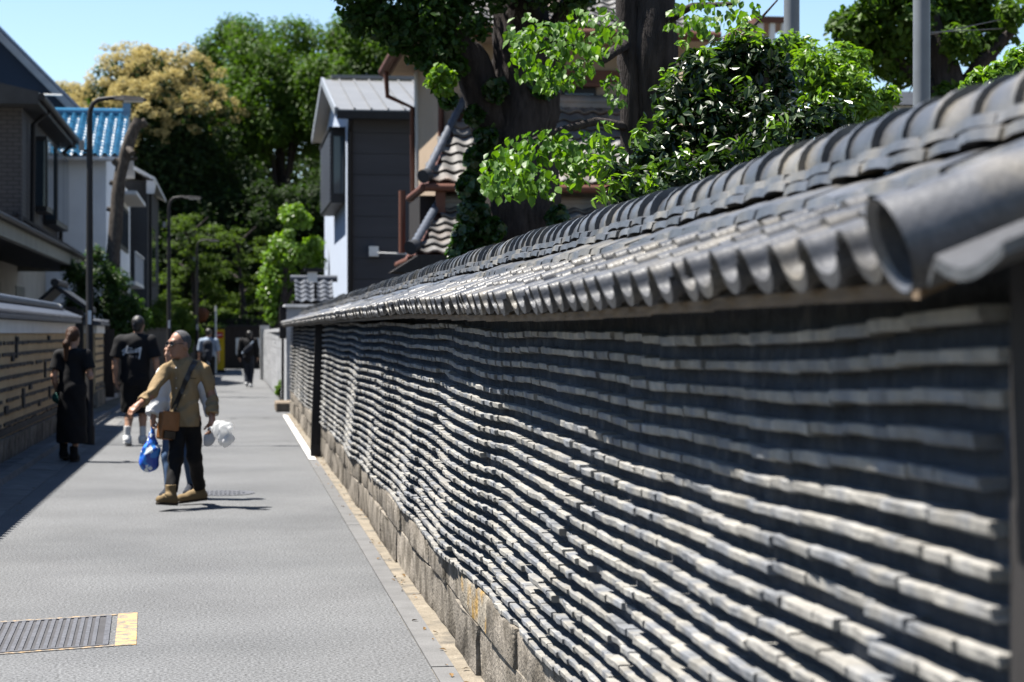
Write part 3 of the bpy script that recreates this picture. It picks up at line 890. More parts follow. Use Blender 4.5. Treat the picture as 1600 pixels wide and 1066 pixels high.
eY, eZ, rY, rZ = 63.0, 7.1, 66.6, 8.78
uB = tile_unit(.3, .3, M_blue, .13)
slv = Vector((0, rY - eY, rZ - eZ)); slL = slv.length
nvB = int(slL / .3)
tile_slope(hC, uB, (-7.6, eY, eZ + .05), (1, 0, 0), slv, 14, nvB + 1, .3, .3)
MB().prism([(-8.6, eY, eZ), (-8.6, rY, rZ), (-8.6, rY + 3.6, eZ), (-8.6, rY + 3.5, eZ - .12), (-8.6, rY, rZ - .14), (-8.6, eY, eZ - .14)], (5.2, 0, 0)).build('roof_deck', M_wframe, hC)
MB().tube([(-8.6, rY, rZ + .1), (-3.4, rY, rZ + .1)], .13, 10).build('ridge_roll', M_blue, hC, smooth=50)
MB().box(-3.6, -3.35, rY - .12, rY + .12, rZ - .05, rZ + .4).build('ridge_end', M_blue, hC)
MB().prism([(-3.98, 63.5, 7.0), (-3.98, 66.6, 8.5), (-3.98, 69.7, 7.0)], (.02, 0, 0)).build('gable', M_whouse, hC)
MB().box(-8.6, -3.7, 62.9, 62.98, 7.0, 7.08).build('gutter', M_wframe, hC)
MB().box(-3.94, -3.90, 70.0, 76.0, 4.6, 6.2).build('window', M_frame, hC); MB().box(-3.895, -3.885, 70.2, 75.8, 4.75, 6.05).build('pane', M_glass, hC.children[-1])
MB().box(-3.94, -3.3, 69.5, 76.5, 6.4, 6.52).build('window_hood', M_wframe, hC)
bal = MB().box(-3.94, -3.35, 69.8, 76.3, 3.3, 3.42).build('balcony', M_wframe, hC)
for k in range(12): MB().box(-3.38, -3.35, 69.9 + k * .55, 69.95 + k * .55, 3.425, 4.4).build('baluster', M_wframe, bal)
MB().box(-3.39, -3.33, 69.8, 76.3, 4.405, 4.46).build('handrail', M_wframe, bal)
MB().box(-5.75, -5.35, 63.25, 63.49, 6.2, 6.5).build('wall_lamp', M_wframe, hC)
MB().box(-5.7, -5.62, 63.3, 63.49, 2.1, 2.9).build('meter_box', M_black, hC)

M_hD = pm('charcoal_render', (0.06, 0.06, 0.062), rough=.9, var=.1, scale=1)
hD = thing('charcoal_house', (-3.8, 80, 0), 'narrow charcoal house with pale metal roof past the white house', 'house')
MB().box(-8, -3.31, 78.5, 90, 0, 7.55).build('wall', M_hD, hD)
MB().prism([(-3.0, 77.8, 7.5), (-5.6, 77.8, 8.9), (-8.3, 77.8, 7.5), (-8.3, 77.8, 7.62), (-5.6, 77.8, 9.04), (-3.0, 77.8, 7.62)], (0, 13, 0)).build('roof', M_wframe, hD)
MB().prism([(-3.02, 77.85, 7.0), (-3.02, 79.5, 7.5), (-3.02, 77.85, 7.5)], (-.3, 0, 0)).build('eave_bracket', M_wframe, hD)
MB().box(-3.30, -3.26, 81, 85, 3.6, 6.0).build('window', M_frame, hD); MB().box(-3.255, -3.245, 81.2, 84.8, 3.75, 5.85).build('pane', M_glass, hD.children[-1])
MB().tube([(-3.22, 79.2, 7.5), (-3.22, 79.2, 0.1)], .06, 8).build('downpipe', M_black, hD)

# little gate roof behind the left wall
gr = thing('gate_roof', (-3.6, 37.5, 0), 'small dark tiled gate roof on posts behind the tan plaster wall', 'gate')
gA, gB = at(48, 478, 38.5), at(138, 480, 38.5); gT = at(86, 444, 38.5)
for a_, b_ in ((gA, gT), (gT, gB)):
    MB().prism([a_, b_, b_ - Vector((0, 0, .09)), a_ - Vector((0, 0, .09))], (0, 2.2, 0)).build('roof_slope', M_slate, gr)
MB().tube([gT + Vector((0, -.1, .03)), gT + Vector((0, 2.3, .03))], .08, 10).build('ridge_roll', M_slate, gr, smooth=50)
for p_ in (gA, gB):
    MB().box(p_.x - .2 if p_ is gB else p_.x + .1, p_.x - .05 if p_ is gB else p_.x + .25, 38.6, 38.75, 0, p_.z - .05).build('post', M_darkwood, gr)
MB().box(gA.x + .2, gB.x - .2, 38.9, 39.0, 0, gA.z - .02).build('door_panel', M_darkwood, gr)

# ================================================================ houses on the right behind the wall
M_sid = pm('shaded_siding', (0.05, 0.051, 0.059), rough=.75, var=.1, scale=1.2, stretch=(.3, .3, 3), bump=.1)  # front of the house darkened in colour for its shade
M_pale = pm('sunlit_siding', (0.36, 0.41, 0.5), rough=.8, var=.06, scale=2)  # street side lightened in colour for the sun on it
M_metal = pm('grey_metal_roof', (0.13, 0.132, 0.135), rough=.45, var=.12, scale=1.2, spec=.5)
hE = thing('slate_blue_house', (4, 55, 0), 'slim slate blue house, front coloured as shaded, street side as sunlit, seamed grey metal roof', 'house')
EYn, EYf, EXl, EXr = 52.4, 66.5, 3.0, 7.4
MB().box(EXl + .02, EXr, EYn, EYf, 0, 7.4).build('core_wall', M_sid, hE)
for k in range(13):
    MB().box(EXl + .03, EXr, EYn - .03, EYn - .003, .3 + k * .55, .3 + k * .55 + .535).build('siding_board', M_sid, hE)
MB().prism([(EXl, EYn - .03, 0), (EXl, EYn - .03, 7.35), (EXl, 59.8, 9.0), (EXl, EYf, 8.0), (EXl, EYf, 0)], (.015, 0, 0)).build('street_wall', M_pale, hE)
rn, rk, rfz = (51.9, 7.45), (59.8, 9.22), (67.2, 8.15)
hr = MB().prism([(2.65, *rn), (2.65, *rk), (2.65, *rfz), (2.65, rfz[0], rfz[1] - .13), (2.65, rk[0], rk[1] - .16), (2.65, rn[0], rn[1] - .13)], (5.0, 0, 0)).build('roof', M_metal, hE)
for k in range(12):
    x_ = 2.68 + k * .44
    MB().bar((x_, rn[0], rn[1] + .02), (x_, rk[0], rk[1] + .02), .04, .06).build('standing_seam', M_metal, hr)
MB().bar((2.9, rk[0], rk[1] + .08), (7.6, rk[0], rk[1] + .08), .3, .1).build('ridge_cap', M_metal, hr)
MB().bar((2.62, rn[0], rn[1] - .05), (2.62, rk[0], rk[1] - .05), .05, .22).build('bargeboard', M_verge, hE)
MB().bar((2.62, rk[0], rk[1] - .05), (2.62, rfz[0], rfz[1] - .05), .05, .22).build('bargeboard', M_verge, hE)
MB().box(2.66, 7.6, 51.75, 51.9, 7.2, 7.4).build('gutter', M_black, hE)
MB().tube([(3.02, 51.82, 7.2), (3.02, EYn - .12, 6.9), (3.02, EYn - .12, .2)], .07, 8).build('downpipe', M_black, hE, smooth=50)
by = MB().box(2.62, EXl - .002, 54.0, 60.2, 5.15, 7.15).build('bay_window', M_frame, hE)
MB().box(2.68, 2.95, 53.97, 53.995, 5.4, 6.95).build('pane', M_glass, by)
for k in range(16): MB().box(2.585, 2.617, 54.1, 60.1, 5.22 + k * .12, 5.22 + k * .12 + .07).build('louvre', M_kaw2, by)
MB().box(2.55, EXl, 53.9, 60.3, 7.153, 7.2).build('bay_roof', M_frame, by)
MB().box(2.6, EXl - .002, 56, 60, 2.1, 2.4).build('door_hood', M_frame, hE)
MB().box(EXl - .05, EXl - .002, 54.2, 57, 0.1, 2.7).build('street_window', M_frame, hE)
v_ = at(584, 393, 52.2); MB().box(v_.x - .12, v_.x + .12, v_.y - .1, EYn - .031 if v_.y - .1 < EYn - .05 else v_.y + .1, v_.z - .13, v_.z + .13).build('vent_hood', M_wframe, hE)
MB().tube([at(590, 395, 51.9), at(640, 397, 51.9)], .02, 6).build('pipe', M_wframe, hE)

# tiled gate beyond the wall end
hg = thing('tiled_gate', (2.2, 50, 0), 'small tile-roofed entrance gate beside the slate blue house', 'gate')
uK = tile_unit(.24, .24, M_kaw2, .06)
g0 = at(462, 472, 50)
tile_slope(hg, uK, (g0.x, g0.y, g0.z), (1, 0, 0), (0, .9, .5), 4, 5, .24, .24)
MB().tube([(g0.x - .1, g0.y + 1.1, g0.z + .62), (g0.x + 1.1, g0.y + 1.1, g0.z + .62)], .09, 10).build('ridge_roll', M_kaw2, hg, smooth=50)
MB().box(g0.x - .05, g0.x + 1.05, g0.y + .3, g0.y + 2, g0.z - .3, g0.z + .05).build('beam', M_darkwood, hg)
for q in (g0.x + .05, g0.x + .8): MB().box(q, q + .16, g0.y + .8, g0.y + .96, 0, g0.z - .3).build('post', M_darkwood, hg)
lm = at(488, 425, 50)
MB().box(lm.x - .2, lm.x + .25, lm.y - .15, lm.y + .15, lm.z, lm.z + .1).build('lantern_hood', M_black, hg)
MB().box(lm.x - .12, lm.x + .12, lm.y - .1, lm.y + .1, lm.z - .25, lm.z - .003).build('lantern', M_wframe, hg)
MB().box(lm.x + .05, lm.x + .12, lm.y + .1, lm.y + .17, 0, lm.z - .26).build('lantern_post', M_black, hg)

# beige Japanese house
M_beige = pm('beige_render', (0.29, 0.225, 0.165), rough=.9, var=.08, scale=.9, bump=.15)
M_brown = pm('red_brown_trim', (0.1, 0.045, 0.032), rough=.55, var=.15, scale=3, bump=.1)
M_soff = pm('beige_soffit', (0.4, 0.31, 0.235), rough=.8, var=.08)
M_kaw3 = pm('silver_grey_roof_tile', (0.12, 0.116, 0.112), rough=.42, var=.25, scale=4, objrand=.3, spec=.5, c2=(.2, .15, .12), c2scale=.8, c2amt=.3)
hF = thing('beige_tiled_house', (6, 33, 0), 'beige rendered Japanese house with brown trim and stacked tiled roofs behind the trunks', 'house')
FY = 32.3
MB().box(3.3, 7.3, FY, 36.2, 0, 6.5).build('wall', M_beige, hF)
MB().box(3.25, 3.297, FY + 3.5, FY + 3.8, 2.6, 6.4).build('corner_board', M_wframe, hF)
# upper roof
MB().prism([(2.85, FY - .7, 6.35), (7.7, FY - .7, 6.35), (7.7, 36.5, 6.35), (2.85, 36.5, 6.35)], (0, 0, .12)).build('soffit', M_soff, hF)
ub = MB(); ub.add([(2.8, FY - .75, 6.48), (7.75, FY - .75, 6.48), (7.75, 36.6, 6.48), (2.8, 36.6, 6.48), (4.6, 34.1, 7.75), (6.0, 34.1, 7.75)],
       [(0, 1, 5, 4), (1, 2, 5), (2, 3, 4, 5), (3, 0, 4), (3, 2, 1, 0)]); ub.build('upper_roof', M_kaw3, hF)
uF = tile_unit(.26, .24, M_kaw3, .045)
tile_slope(hF, uF, (2.9, FY - .8, 6.55), (1, 0, 0), (0, 2.55, 1.27), 18, 10, .26, .24, skip=lambda i, j: i * .26 < j * .17 or (i * .26 > 4.5 - j * .17))
MB().tube([(2.72, FY - .8, 6.42), (2.72, 36.6, 6.42)], .085, 10).build('gutter', M_brown, hF, smooth=50)
MB().tube([(2.72, FY - .86, 6.42), (7.8, FY - .86, 6.42)], .085, 10).build('gutter', M_brown, hF, smooth=50)
MB().box(2.8, 2.83, FY - .7, 36.6, 6.36, 6.56).build('fascia', M_brown, hF)
MB().tube([(2.72, FY + 3.6, 6.36), (2.75, FY + 3.6, 5.9), (3.2, FY + 3.6, 5.7), (3.22, FY + 3.6, 3.0)], .045, 8).build('downpipe', M_brown, hF, smooth=50)
MB().tube([(3.34, FY - .06, 6.35), (3.34, FY - .06, 4.3)], .05, 8).build('downpipe', M_brown, hF, smooth=50)
MB().box(3.3, 7.3, FY - .05, FY - .003, 5.75, 5.95).build('trim_band', M_brown, hF)
w0, w1 = at(888, 128, 32.0), at(945, 170, 32.0)
wd = MB().box(w0.x, w1.x, FY - .06, FY - .003, w1.z, w0.z).build('window', M_frame, hF)
MB().box(w0.x + .05, w1.x - .05, FY - .075, FY - .062, w1.z + .05, w0.z - .1).build('pane', M_glass, wd)
MB().box(w0.x - .05, w1.x + .05, FY - .16, FY - .06, w0.z + .003, w0.z + .07).build('window_hood', M_brown, wd)
# middle roof across the front, hipped at the street end
def hip_roof(prefix, x0, x1, yE, zE, yT, zT, nrow, inset):
    run_ = Vector((0, yT - yE, zT - zE)); L_ = run_.length
    lw = L_ / nrow
    nu = int((x1 - x0) / .26)
    tile_slope(hF, uF, (x0, yE, zE + .04), (1, 0, 0), run_, nu, nrow, .26, lw, skip=lambda i, j: i * .26 < inset * (j / nrow) - .1)
    d_ = MB(); d_.add([(x0, yE, zE), (x1, yE, zE), (x1, yT, zT), (x0 + inset, yT, zT), (x0, yE, zE - .08), (x1, yE, zE - .08), (x1, yT, zT - .08), (x0 + inset, yT, zT - .08), (x0, yT + .2, zE), (x0, yT + .2, zE - .08)],
                      [(0, 1, 2, 3), (7, 6, 5, 4), (0, 4, 5, 1), (0, 3, 8), (0, 8, 9, 4)])
    d_.build(prefix + '_deck', M_brown, hF)
    MB().tube([(x0 + inset, yT, zT + .1), (x1, yT, zT + .1)], .11, 10).build('ridge_roll', M_kaw3, hF, smooth=50)
    MB().box(x0 + inset, x1, yT - .13, yT + .13, zT - .02, zT + .06).build('ridge_course', M_kaw3, hF)
    hp = MB(); pa_, pb_ = Vector((x0 - .05, yE - .05, zE + .11)), Vector((x0 + inset, yT, zT + .1)); nh = 22
    hp.tube([pa_.lerp(pb_, k / nh + (.0 if k % 2 else .012)) for k in range(nh + 1)], [(.068 if k % 2 else .054) for k in range(nh + 1)], 10).build('hip_roll', M_kaw2, hF, smooth=50)
    MB().tube([(x0 + .0, yE - .02, zE + .14), (x0 - .09, yE - .12, zE + .10)], [.1, .105], 14).build('hip_end_tile', M_slate, hF, smooth=50)
    MB().tube([(x0 - .05, yE - .07, zE - .06), (x1, yE - .07, zE - .06)], .06, 8).build('gutter', M_brown, hF, smooth=50)
    MB().tube([(x0 - .07, yE - .05, zE - .06), (x0 - .07, yT + .2, zE - .06)], .06, 8).build('gutter', M_brown, hF, smooth=50)
mE = at(668, 288, 30.2)
hip_roof('middle_roof', mE.x, mE.x + 4.2, 30.0, mE.z, 32.25, mE.z + 1.45, 9, .8)
lE = at(648, 400, 28.6)
hip_roof('lower_roof', lE.x, lE.x + 4.4, 28.4, lE.z, 30.4, lE.z + .82, 7, .55)
MB().box(lE.x + .25, lE.x + 4.3, 30.42, 32.29, 0, mE.z - .15).build('porch_wall', M_darkwood, hF)
pst = at(690, 330, 30.0); MB().box(pst.x - .07, pst.x + .07, 29.98, 30.12, lE.z + .7, mE.z - .1).build('post', M_brown, hF)
MB().tube([(lE.x - .05, 30.1, mE.z - .1), (lE.x - .05, 30.1, lE.z + .1)], .05, 8).build('downpipe', M_brown, hF, smooth=50)
MB().tube([(lE.x + .5, 28.3, lE.z - .1), (lE.x + .5, 28.5, lE.z - 1.2)], .06, 8).build('downpipe', M_brown, hF, smooth=50)
MB().prism([at(612, 425, 27.6), at(655, 398, 27.6), at(700, 398, 27.6), at(700, 430, 27.6)], (0, .7, 0)).build('porch_eave', M_darkwood, hF)
MB().box(lE.x + .15, lE.x + 4.3, 28.9, 30.41, 0, lE.z - .1).build('lower_wall', M_darkwood, hF)
# ================================================================ trees and shrubs
NR = np.random.default_rng(11)
def unit(v): return v / np.maximum(1e-9, np.linalg.norm(v, axis=1))[:, None]
def leaf_quads(P, Nn, size, aspect=.55, bend=.18, droop=0.0):
    """leaf-shaped folded faces at points P with normals Nn: 6 corners, two halves folded along the midrib"""
    n = len(P)
    ref = NR.normal(size=(n, 3)); ref[:, 2] -= droop * 3
    T = unit(ref - Nn * np.sum(ref * Nn, 1)[:, None]); B = np.cross(Nn, T)
    s = (size * NR.uniform(.65, 1.25, n))[:, None]
    pts = []
    for (t, b, z) in ((-.5, 0, 0), (-.05, .5 * aspect, bend), (.22, .4 * aspect, bend * .8), (.5, 0, -bend * .5), (.22, -.4 * aspect, bend * .8), (-.05, -.5 * aspect, bend)):
        pts.append(P + s * (T * t + B * b + Nn * z * .5))
    V = np.stack(pts, 1).reshape(-1, 3)
    base = np.arange(n)[:, None] * 6
    F = np.concatenate([base + np.array([0, 1, 2, 3]), base + np.array([0, 3, 4, 5])], 1).reshape(-1, 4)
    return V, F
def clump_points(C, Rr, n, flat=1.0, up=.35, shell=.55):
    """n points spread through clump spheres C (m,3) radii Rr; outward normals biased upward"""
    m = len(C)
    w = Rr ** 2; w = w / w.sum()
    k = NR.choice(m, n, p=w)
    d = unit(NR.normal(size=(n, 3)))
    r = Rr[k] * (shell + (1 - shell) * NR.random(n)) 
    r *= np.where(NR.random(n) < .12, NR.uniform(1.0, 1.25, n), 1)
    off = d * r[:, None]; off[:, 2] *= flat
    nrm = unit(d * .9 + NR.normal(size=(n, 3)) * .55 + np.array([0, 0, up * 1.6]))
    return C[k] + off, nrm, k
def crown_clumps(center, radii, m, rmin, rmax, low=-.6, surf=.55):
    """clump centres over an ellipsoid crown"""
    out = []
    while len(out) < m:
        d = unit(NR.normal(size=(1, 3)))[0]
        if d[2] < low: continue
        q = surf + (1 - surf) * NR.random() 
        out.append(np.array(center) + d * q * np.array(radii))
    return np.array(out), NR.uniform(rmin, rmax, m)
def foliage(name, P, Nn, size, mat, parent, aspect=.55, bend=.18, droop=0.0):
    V, F = leaf_quads(P, Nn, size, aspect, bend, droop)
    return tag(link_mesh(name, np_mesh(name, V, F), parent, mat), kind='stuff')
M_bark = pm('bark', (0.036, 0.031, 0.03), rough=.95, var=.5, scale=7, bump=1.0, bscale=30, stretch=(3, 3, .5))
M_bark2 = pm('pale_pruned_bark', (0.06, 0.052, 0.046), rough=.95, var=.55, scale=9, bump=1.0, bscale=12, stretch=(2, 2, .9))
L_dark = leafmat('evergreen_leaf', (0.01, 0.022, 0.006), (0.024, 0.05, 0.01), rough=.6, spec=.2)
L_mid = leafmat('green_leaf', (0.03, 0.07, 0.008), (0.065, 0.12, 0.013), rough=.55, spec=.22)
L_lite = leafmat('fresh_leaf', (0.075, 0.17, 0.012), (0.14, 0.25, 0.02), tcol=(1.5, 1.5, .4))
L_maple = leafmat('maple_leaf', (0.035, 0.065, 0.012), (0.075, 0.12, 0.022), rough=.65, spec=.15)
L_flow = leafmat('cream_blossom', (0.48, 0.4, 0.16), (0.58, 0.5, 0.25), tcol=(1.1, 1.0, .7), trans=.25, rough=.8, spec=.1)
L_big = leafmat('broad_leaf', (0.035, 0.1, 0.009), (0.085, 0.18, 0.014), tcol=(1.7, 1.6, .3), trans=.45, rough=.45, spec=.3)
L_cam = leafmat('glossy_leaf', (0.007, 0.02, 0.005), (0.022, 0.05, 0.009), tcol=(2.2, 2.2, .5), trans=.3, rough=.36, spec=.4)
L_shrub = leafmat('shrub_leaf', (0.012, 0.034, 0.006), (0.04, 0.09, 0.012), rough=.5, spec=.3)
L_ivy = leafmat('ivy_leaf', (0.012, 0.035, 0.008), (0.028, 0.07, 0.012), rough=.4)

def trunk(parent, path, radii, mat=None, n=12, name='trunk'):
    pts = []; rr = []
    path = [Vector(p) for p in path]
    for i in range(len(path) - 1):
        for s in range(5):
            t = s / 5
            p = path[i].lerp(path[i + 1], t); r = radii[i] * (1 - t) + radii[i + 1] * t
            pts.append(p + Vector((R.uniform(-1, 1), R.uniform(-1, 1), 0)) * r * .08); rr.append(r * R.uniform(.95, 1.06))
    pts.append(path[-1]); rr.append(radii[-1])
    mb = MB().tube(pts, rr, n)
    for k, v in enumerate(mb.v):          # ribbed bark
        i = k // n; c = pts[i]
        mb.v[k] = c + (v - c) * (1 + .1 * math.sin((k % n) * 2.4 + i * .35) + .05 * math.sin(i * 1.7 + k))
    return mb.build(name, mat or M_bark, parent, smooth=70)

def bg_tree(name, label, cpx, cpy, d, radii, m, rr, nleaf, size, mat, flat=1.0, low=-.5, group=None, flowers=0, trunk_r=.4, shell=.5, base_z=0.0):
    c = at(cpx, cpy, d)
    t = thing(name, (c.x, c.y, base_z), label, 'tree', group)
    C, Rr = crown_clumps(c, radii, m, *rr, low=low)
    P, Nn, k = clump_points(C, Rr, nleaf, flat, shell=shell)
    ok = P[:, 2] > .3
    foliage('crown', P[ok], Nn[ok], size, mat, t)
    if flowers:
        rel = (C - np.array(c)) / np.array(radii)
        top = np.where((rel[:, 2] - .3 * rel[:, 0] > .12) & (np.linalg.norm(rel, axis=1) > .7))[0]
        P, Nn, k = clump_points(C[top], Rr[top] * 1.05, flowers // 9, flat, shell=.9)
        rel2 = (P - C[top][k]); q = rel2[:, 2] / Rr[top][k] - .3 * rel2[:, 0] / Rr[top][k]
        P = P[q > .05]
        P, Nn, k = clump_points(P, NR.uniform(.18, .36, len(P)), int(flowers * 2.6), .8, shell=.6)
        foliage('blossom', P, Nn, size * .55, L_flow, t, aspect=.4)
    trunk(t, [(c.x, c.y, base_z), (c.x + .3, c.y, c.z * .5), (c.x, c.y, c.z + radii[2] * .5)], [trunk_r, trunk_r * .7, trunk_r * .25])
    for q in range(5):
        a = q * 1.26 + .4
        trunk(t, [(c.x + .1, c.y, c.z * .55), (c.x + math.cos(a) * radii[0] * .35, c.y + math.sin(a) * radii[1] * .35, c.z), (c.x + math.cos(a) * radii[0] * .6, c.y + math.sin(a) * radii[1] * .6, c.z + radii[2] * .4)], [trunk_r * .4, trunk_r * .25, .05], name='limb', n=7)
    return t
bg_tree('chinquapin_tree', 'broad evergreen tree with its dome covered in cream blossom', 245, 275, 102, (4.4, 4.2, 6.1), 190, (.8, 1.3), 46000, .25, L_dark, flowers=26000, low=-.7)
bg_tree('chinquapin_tree', 'low blossoming tree peeking out beside the navy roof', 110, 225, 112, (2.2, 2.2, 3.2), 50, (.7, 1.1), 11000, .24, L_dark, flowers=7000)
bg_tree('tall_green_tree', 'tall bright green tree rising above the end of the street', 435, 180, 106, (3.6, 3.4, 5.4), 150, (.75, 1.25), 42000, .22, L_mid)
bg_tree('tall_green_tree', 'tall green tree behind the roof of the slate blue house', 560, 160, 104, (3.2, 3.0, 4.8), 140, (.75, 1.2), 36000, .22, L_mid)
bg_tree('tall_green_tree', 'loose green treetop between the blossom and the tall bright tree', 362, 110, 110, (2.0, 2.0, 2.6), 50, (.5, .8), 10000, .2, L_mid)
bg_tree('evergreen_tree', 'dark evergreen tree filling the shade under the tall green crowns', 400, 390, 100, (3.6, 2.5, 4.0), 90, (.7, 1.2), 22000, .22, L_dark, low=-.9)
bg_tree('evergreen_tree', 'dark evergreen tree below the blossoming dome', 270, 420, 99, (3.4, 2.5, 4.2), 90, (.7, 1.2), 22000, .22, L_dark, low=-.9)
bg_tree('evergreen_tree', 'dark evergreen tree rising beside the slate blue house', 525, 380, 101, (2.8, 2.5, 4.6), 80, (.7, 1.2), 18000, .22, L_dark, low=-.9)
# layered maple at the street's end
def layered(name, label, cx, cy, d, w, h, n_pads, nleaf, size, mat, padr=(.6, 1.3)):
    c = at(cx, cy, d)
    t = thing(name, (c.x, c.y, 0), label, 'tree')
    C = []; Rr = []
    for q in range(n_pads):
        z = NR.uniform(-1, 1); ww = w * (1 - .45 * max(0, z) ** 1.5)
        C.append((c.x + NR.uniform(-ww, ww), c.y + NR.uniform(-1.6, 1.6), c.z + z * h)); Rr.append(NR.uniform(*padr))
    P, Nn, k = clump_points(np.array(C), np.array(Rr), nleaf, flat=.42, up=.8, shell=.1)
    foliage('crown', P, Nn, size, mat, t, aspect=.7)
    trunk(t, [(c.x, c.y, 0), (c.x + .2, c.y, c.z * .6), (c.x - .1, c.y, c.z + h * .6)], [.22, .16, .05])
    for q in range(6):
        a = q * 1.1; zz = c.z - h * .5 + q * h * .25
        trunk(t, [(c.x + .1, c.y, zz), (c.x + math.cos(a) * w * .7, c.y + math.sin(a) * 1.2, zz + .6)], [.08, .03], name='limb', n=6)
layered('maple_tree', 'layered light green maple over the end of the street', 300, 430, 92, 1.5, 2.7, 90, 9500, .13, L_maple, padr=(.25, .6))
layered('maple_tree', 'second layered maple, its dim sprays behind the far walkers', 375, 440, 94, 1.5, 2.6, 70, 7000, .13, L_maple, padr=(.25, .55))
# clipped bright tree on the right
c0 = at(440, 400, 63)
ct = thing('clipped_tree', (c0.x, c0.y, 0), 'bright green clipped tree standing behind the block wall', 'tree')
Cs = [at(px, py, 63 + q) for px, py, q in ((462, 340, 0), (450, 335, .3), (475, 345, .2), (440, 385, 0), (425, 405, .2), (455, 395, -.2), (470, 400, .3), (490, 385, .5), (495, 410, .5), (430, 440, 0), (418, 430, .3), (445, 430, .2), (425, 470, 0), (428, 492, 0), (455, 440, .3), (447, 470, .6))]
Cs += [c_ + Vector((R.uniform(-.5, .5), R.uniform(-.3, .3), R.uniform(-.4, .4))) for c_ in Cs]
rr_ = np.array([.36, .3, .28, .42, .34, .42, .36, .34, .3, .4, .3, .36, .36, .3, .3, .3] + [.2] * 16)
P, Nn, k = clump_points(np.array([tuple(c) for c in Cs]), rr_ * 1.12, 9500, shell=.15)
foliage('crown', P, Nn, .14, L_lite, ct, aspect=.5)
trunk(ct, [(c0.x - .05, c0.y, 0), (c0.x, c0.y, 2.3), (c0.x + .2, c0.y, 4.6)], [.2, .17, .06])
trunk(ct, [(c0.x, c0.y, 2.4), (c0.x + .8, c0.y + .3, 3.9)], [.09, .04], name='limb', n=7)
# far grove that closes the view behind the trees
gv = NR.uniform(size=(44000, 3)); gp_a = at(60, 521, 118); gp_b = at(720, 521, 118)
P = np.c_[gp_a.x + (gp_b.x - gp_a.x) * gv[:, 0], 116 + 3 * gv[:, 1], .2 + gv[:, 2] * (13 + 1.5 * np.sin(gv[:, 0] * 19))]
grove = link_mesh('woodland', np_mesh('woodland', *leaf_quads(P, unit(NR.normal(size=(44000, 3)) + np.array([0, -.5, .5])), .4)), None, L_dark)
tag(grove, 'dark woodland behind the trees at the end of the street', 'woodland', kind='stuff')
# hedge across the street end
hd = thing('hedge', at(400, 560, 93.5) * 1.0, 'dark clipped hedge closing off the far end of the street', 'hedge')
hp = []
n = 14000
P = np.c_[NR.uniform(-7, 4, n), NR.uniform(93, 94.6, n), NR.uniform(0, 2.5, n)]
foliage('foliage', P, unit(NR.normal(size=(n, 3)) + np.array([0, -.6, .5])), .13, L_dark, hd)
MB().box(-7, 4, 93.5, 94.2, 0, 2.3).build('branch_core', M_bark, hd)

# pruned trunk on the left
ptk = thing('pruned_tree', (-3.1, 50, 0), 'bare pruned tree trunk leaning in front of the white house', 'tree')
D_ = 51
pth = [at(172, 640, D_), at(174, 450, D_), at(181, 340, D_), at(190, 262, D_), at(204, 215, D_), at(217, 186, D_)]
trunk(ptk, pth, [.215, .19, .165, .15, .145, .135], M_bark2, 14)
for (a_, b_, r_) in ((at(190, 262, D_), at(178, 250, D_), .1), (at(186, 290, D_), at(172, 285, D_), .07), (at(180, 330, D_), at(167, 326, D_), .06), (at(198, 228, D_), at(207, 240, D_ - .3), .08), (at(210, 200, D_), at(228, 190, D_), .1), (at(195, 250, D_), at(214, 247, D_), .05)):
    trunk(ptk, [a_, b_], [r_ * 1.2, r_], M_bark2, 9, 'branch_stub')
def shrub(name, label, blobs, d, nleaf, size, mat, stems=6, cat='shrub', aspect=.5, shell=.3, droop=0, group=None):
    cs = np.array([tuple(at(px, py, d + q)) for (px, py, r, q) in blobs]); rs = np.array([r / FPX * d for (px, py, r, q) in blobs])
    mx = cs[:, 0].mean(); my = cs[:, 1].mean()
    t = thing(name, (mx, my, 0), label, cat, group)
    P, Nn, k = clump_points(cs, rs, nleaf, shell=shell)
    ok = P[:, 2] > .02
    foliage('foliage', P[ok], Nn[ok], size, mat, t, aspect=aspect, droop=droop)
    for i in range(stems):
        c = cs[i * len(cs) // stems]
        trunk(t, [(mx + R.uniform(-.1, .1), my + R.uniform(-.1, .1), 0), ((mx + c[0]) / 2, (my + c[1]) / 2, c[2] * .6), tuple(c)], [.04, .03, .012], name='stem', n=6)
    return t
shrub('evergreen_shrub', 'dark leafy shrub around the foot of the pruned trunk', [(115, 425, 22, 0), (135, 440, 25, .3), (150, 400, 18, 0), (165, 430, 25, .5), (185, 440, 22, .3), (175, 470, 28, .2), (140, 480, 30, .4), (200, 480, 28, .5), (120, 470, 25, 0), (215, 500, 25, .5), (185, 510, 30, .4)], 49, 9000, .1, L_shrub)
shrub('evergreen_shrub', 'green shrub growing over the dark board fence', [(240, 500, 22, 0), (262, 515, 22, 2), (282, 500, 26, 6), (300, 520, 22, 8), (255, 480, 20, 2), (285, 540, 20, 5), (230, 515, 22, 0)], 66, 6000, .12, L_maple)
shrub('weed_tuft', 'small tuft of green weeds at the foot of the block wall', [(437, 606, 7, 0), (440, 598, 5, 0), (434, 614, 5, 0)], 47.5, 260, .1, L_lite, stems=2, cat='weeds')

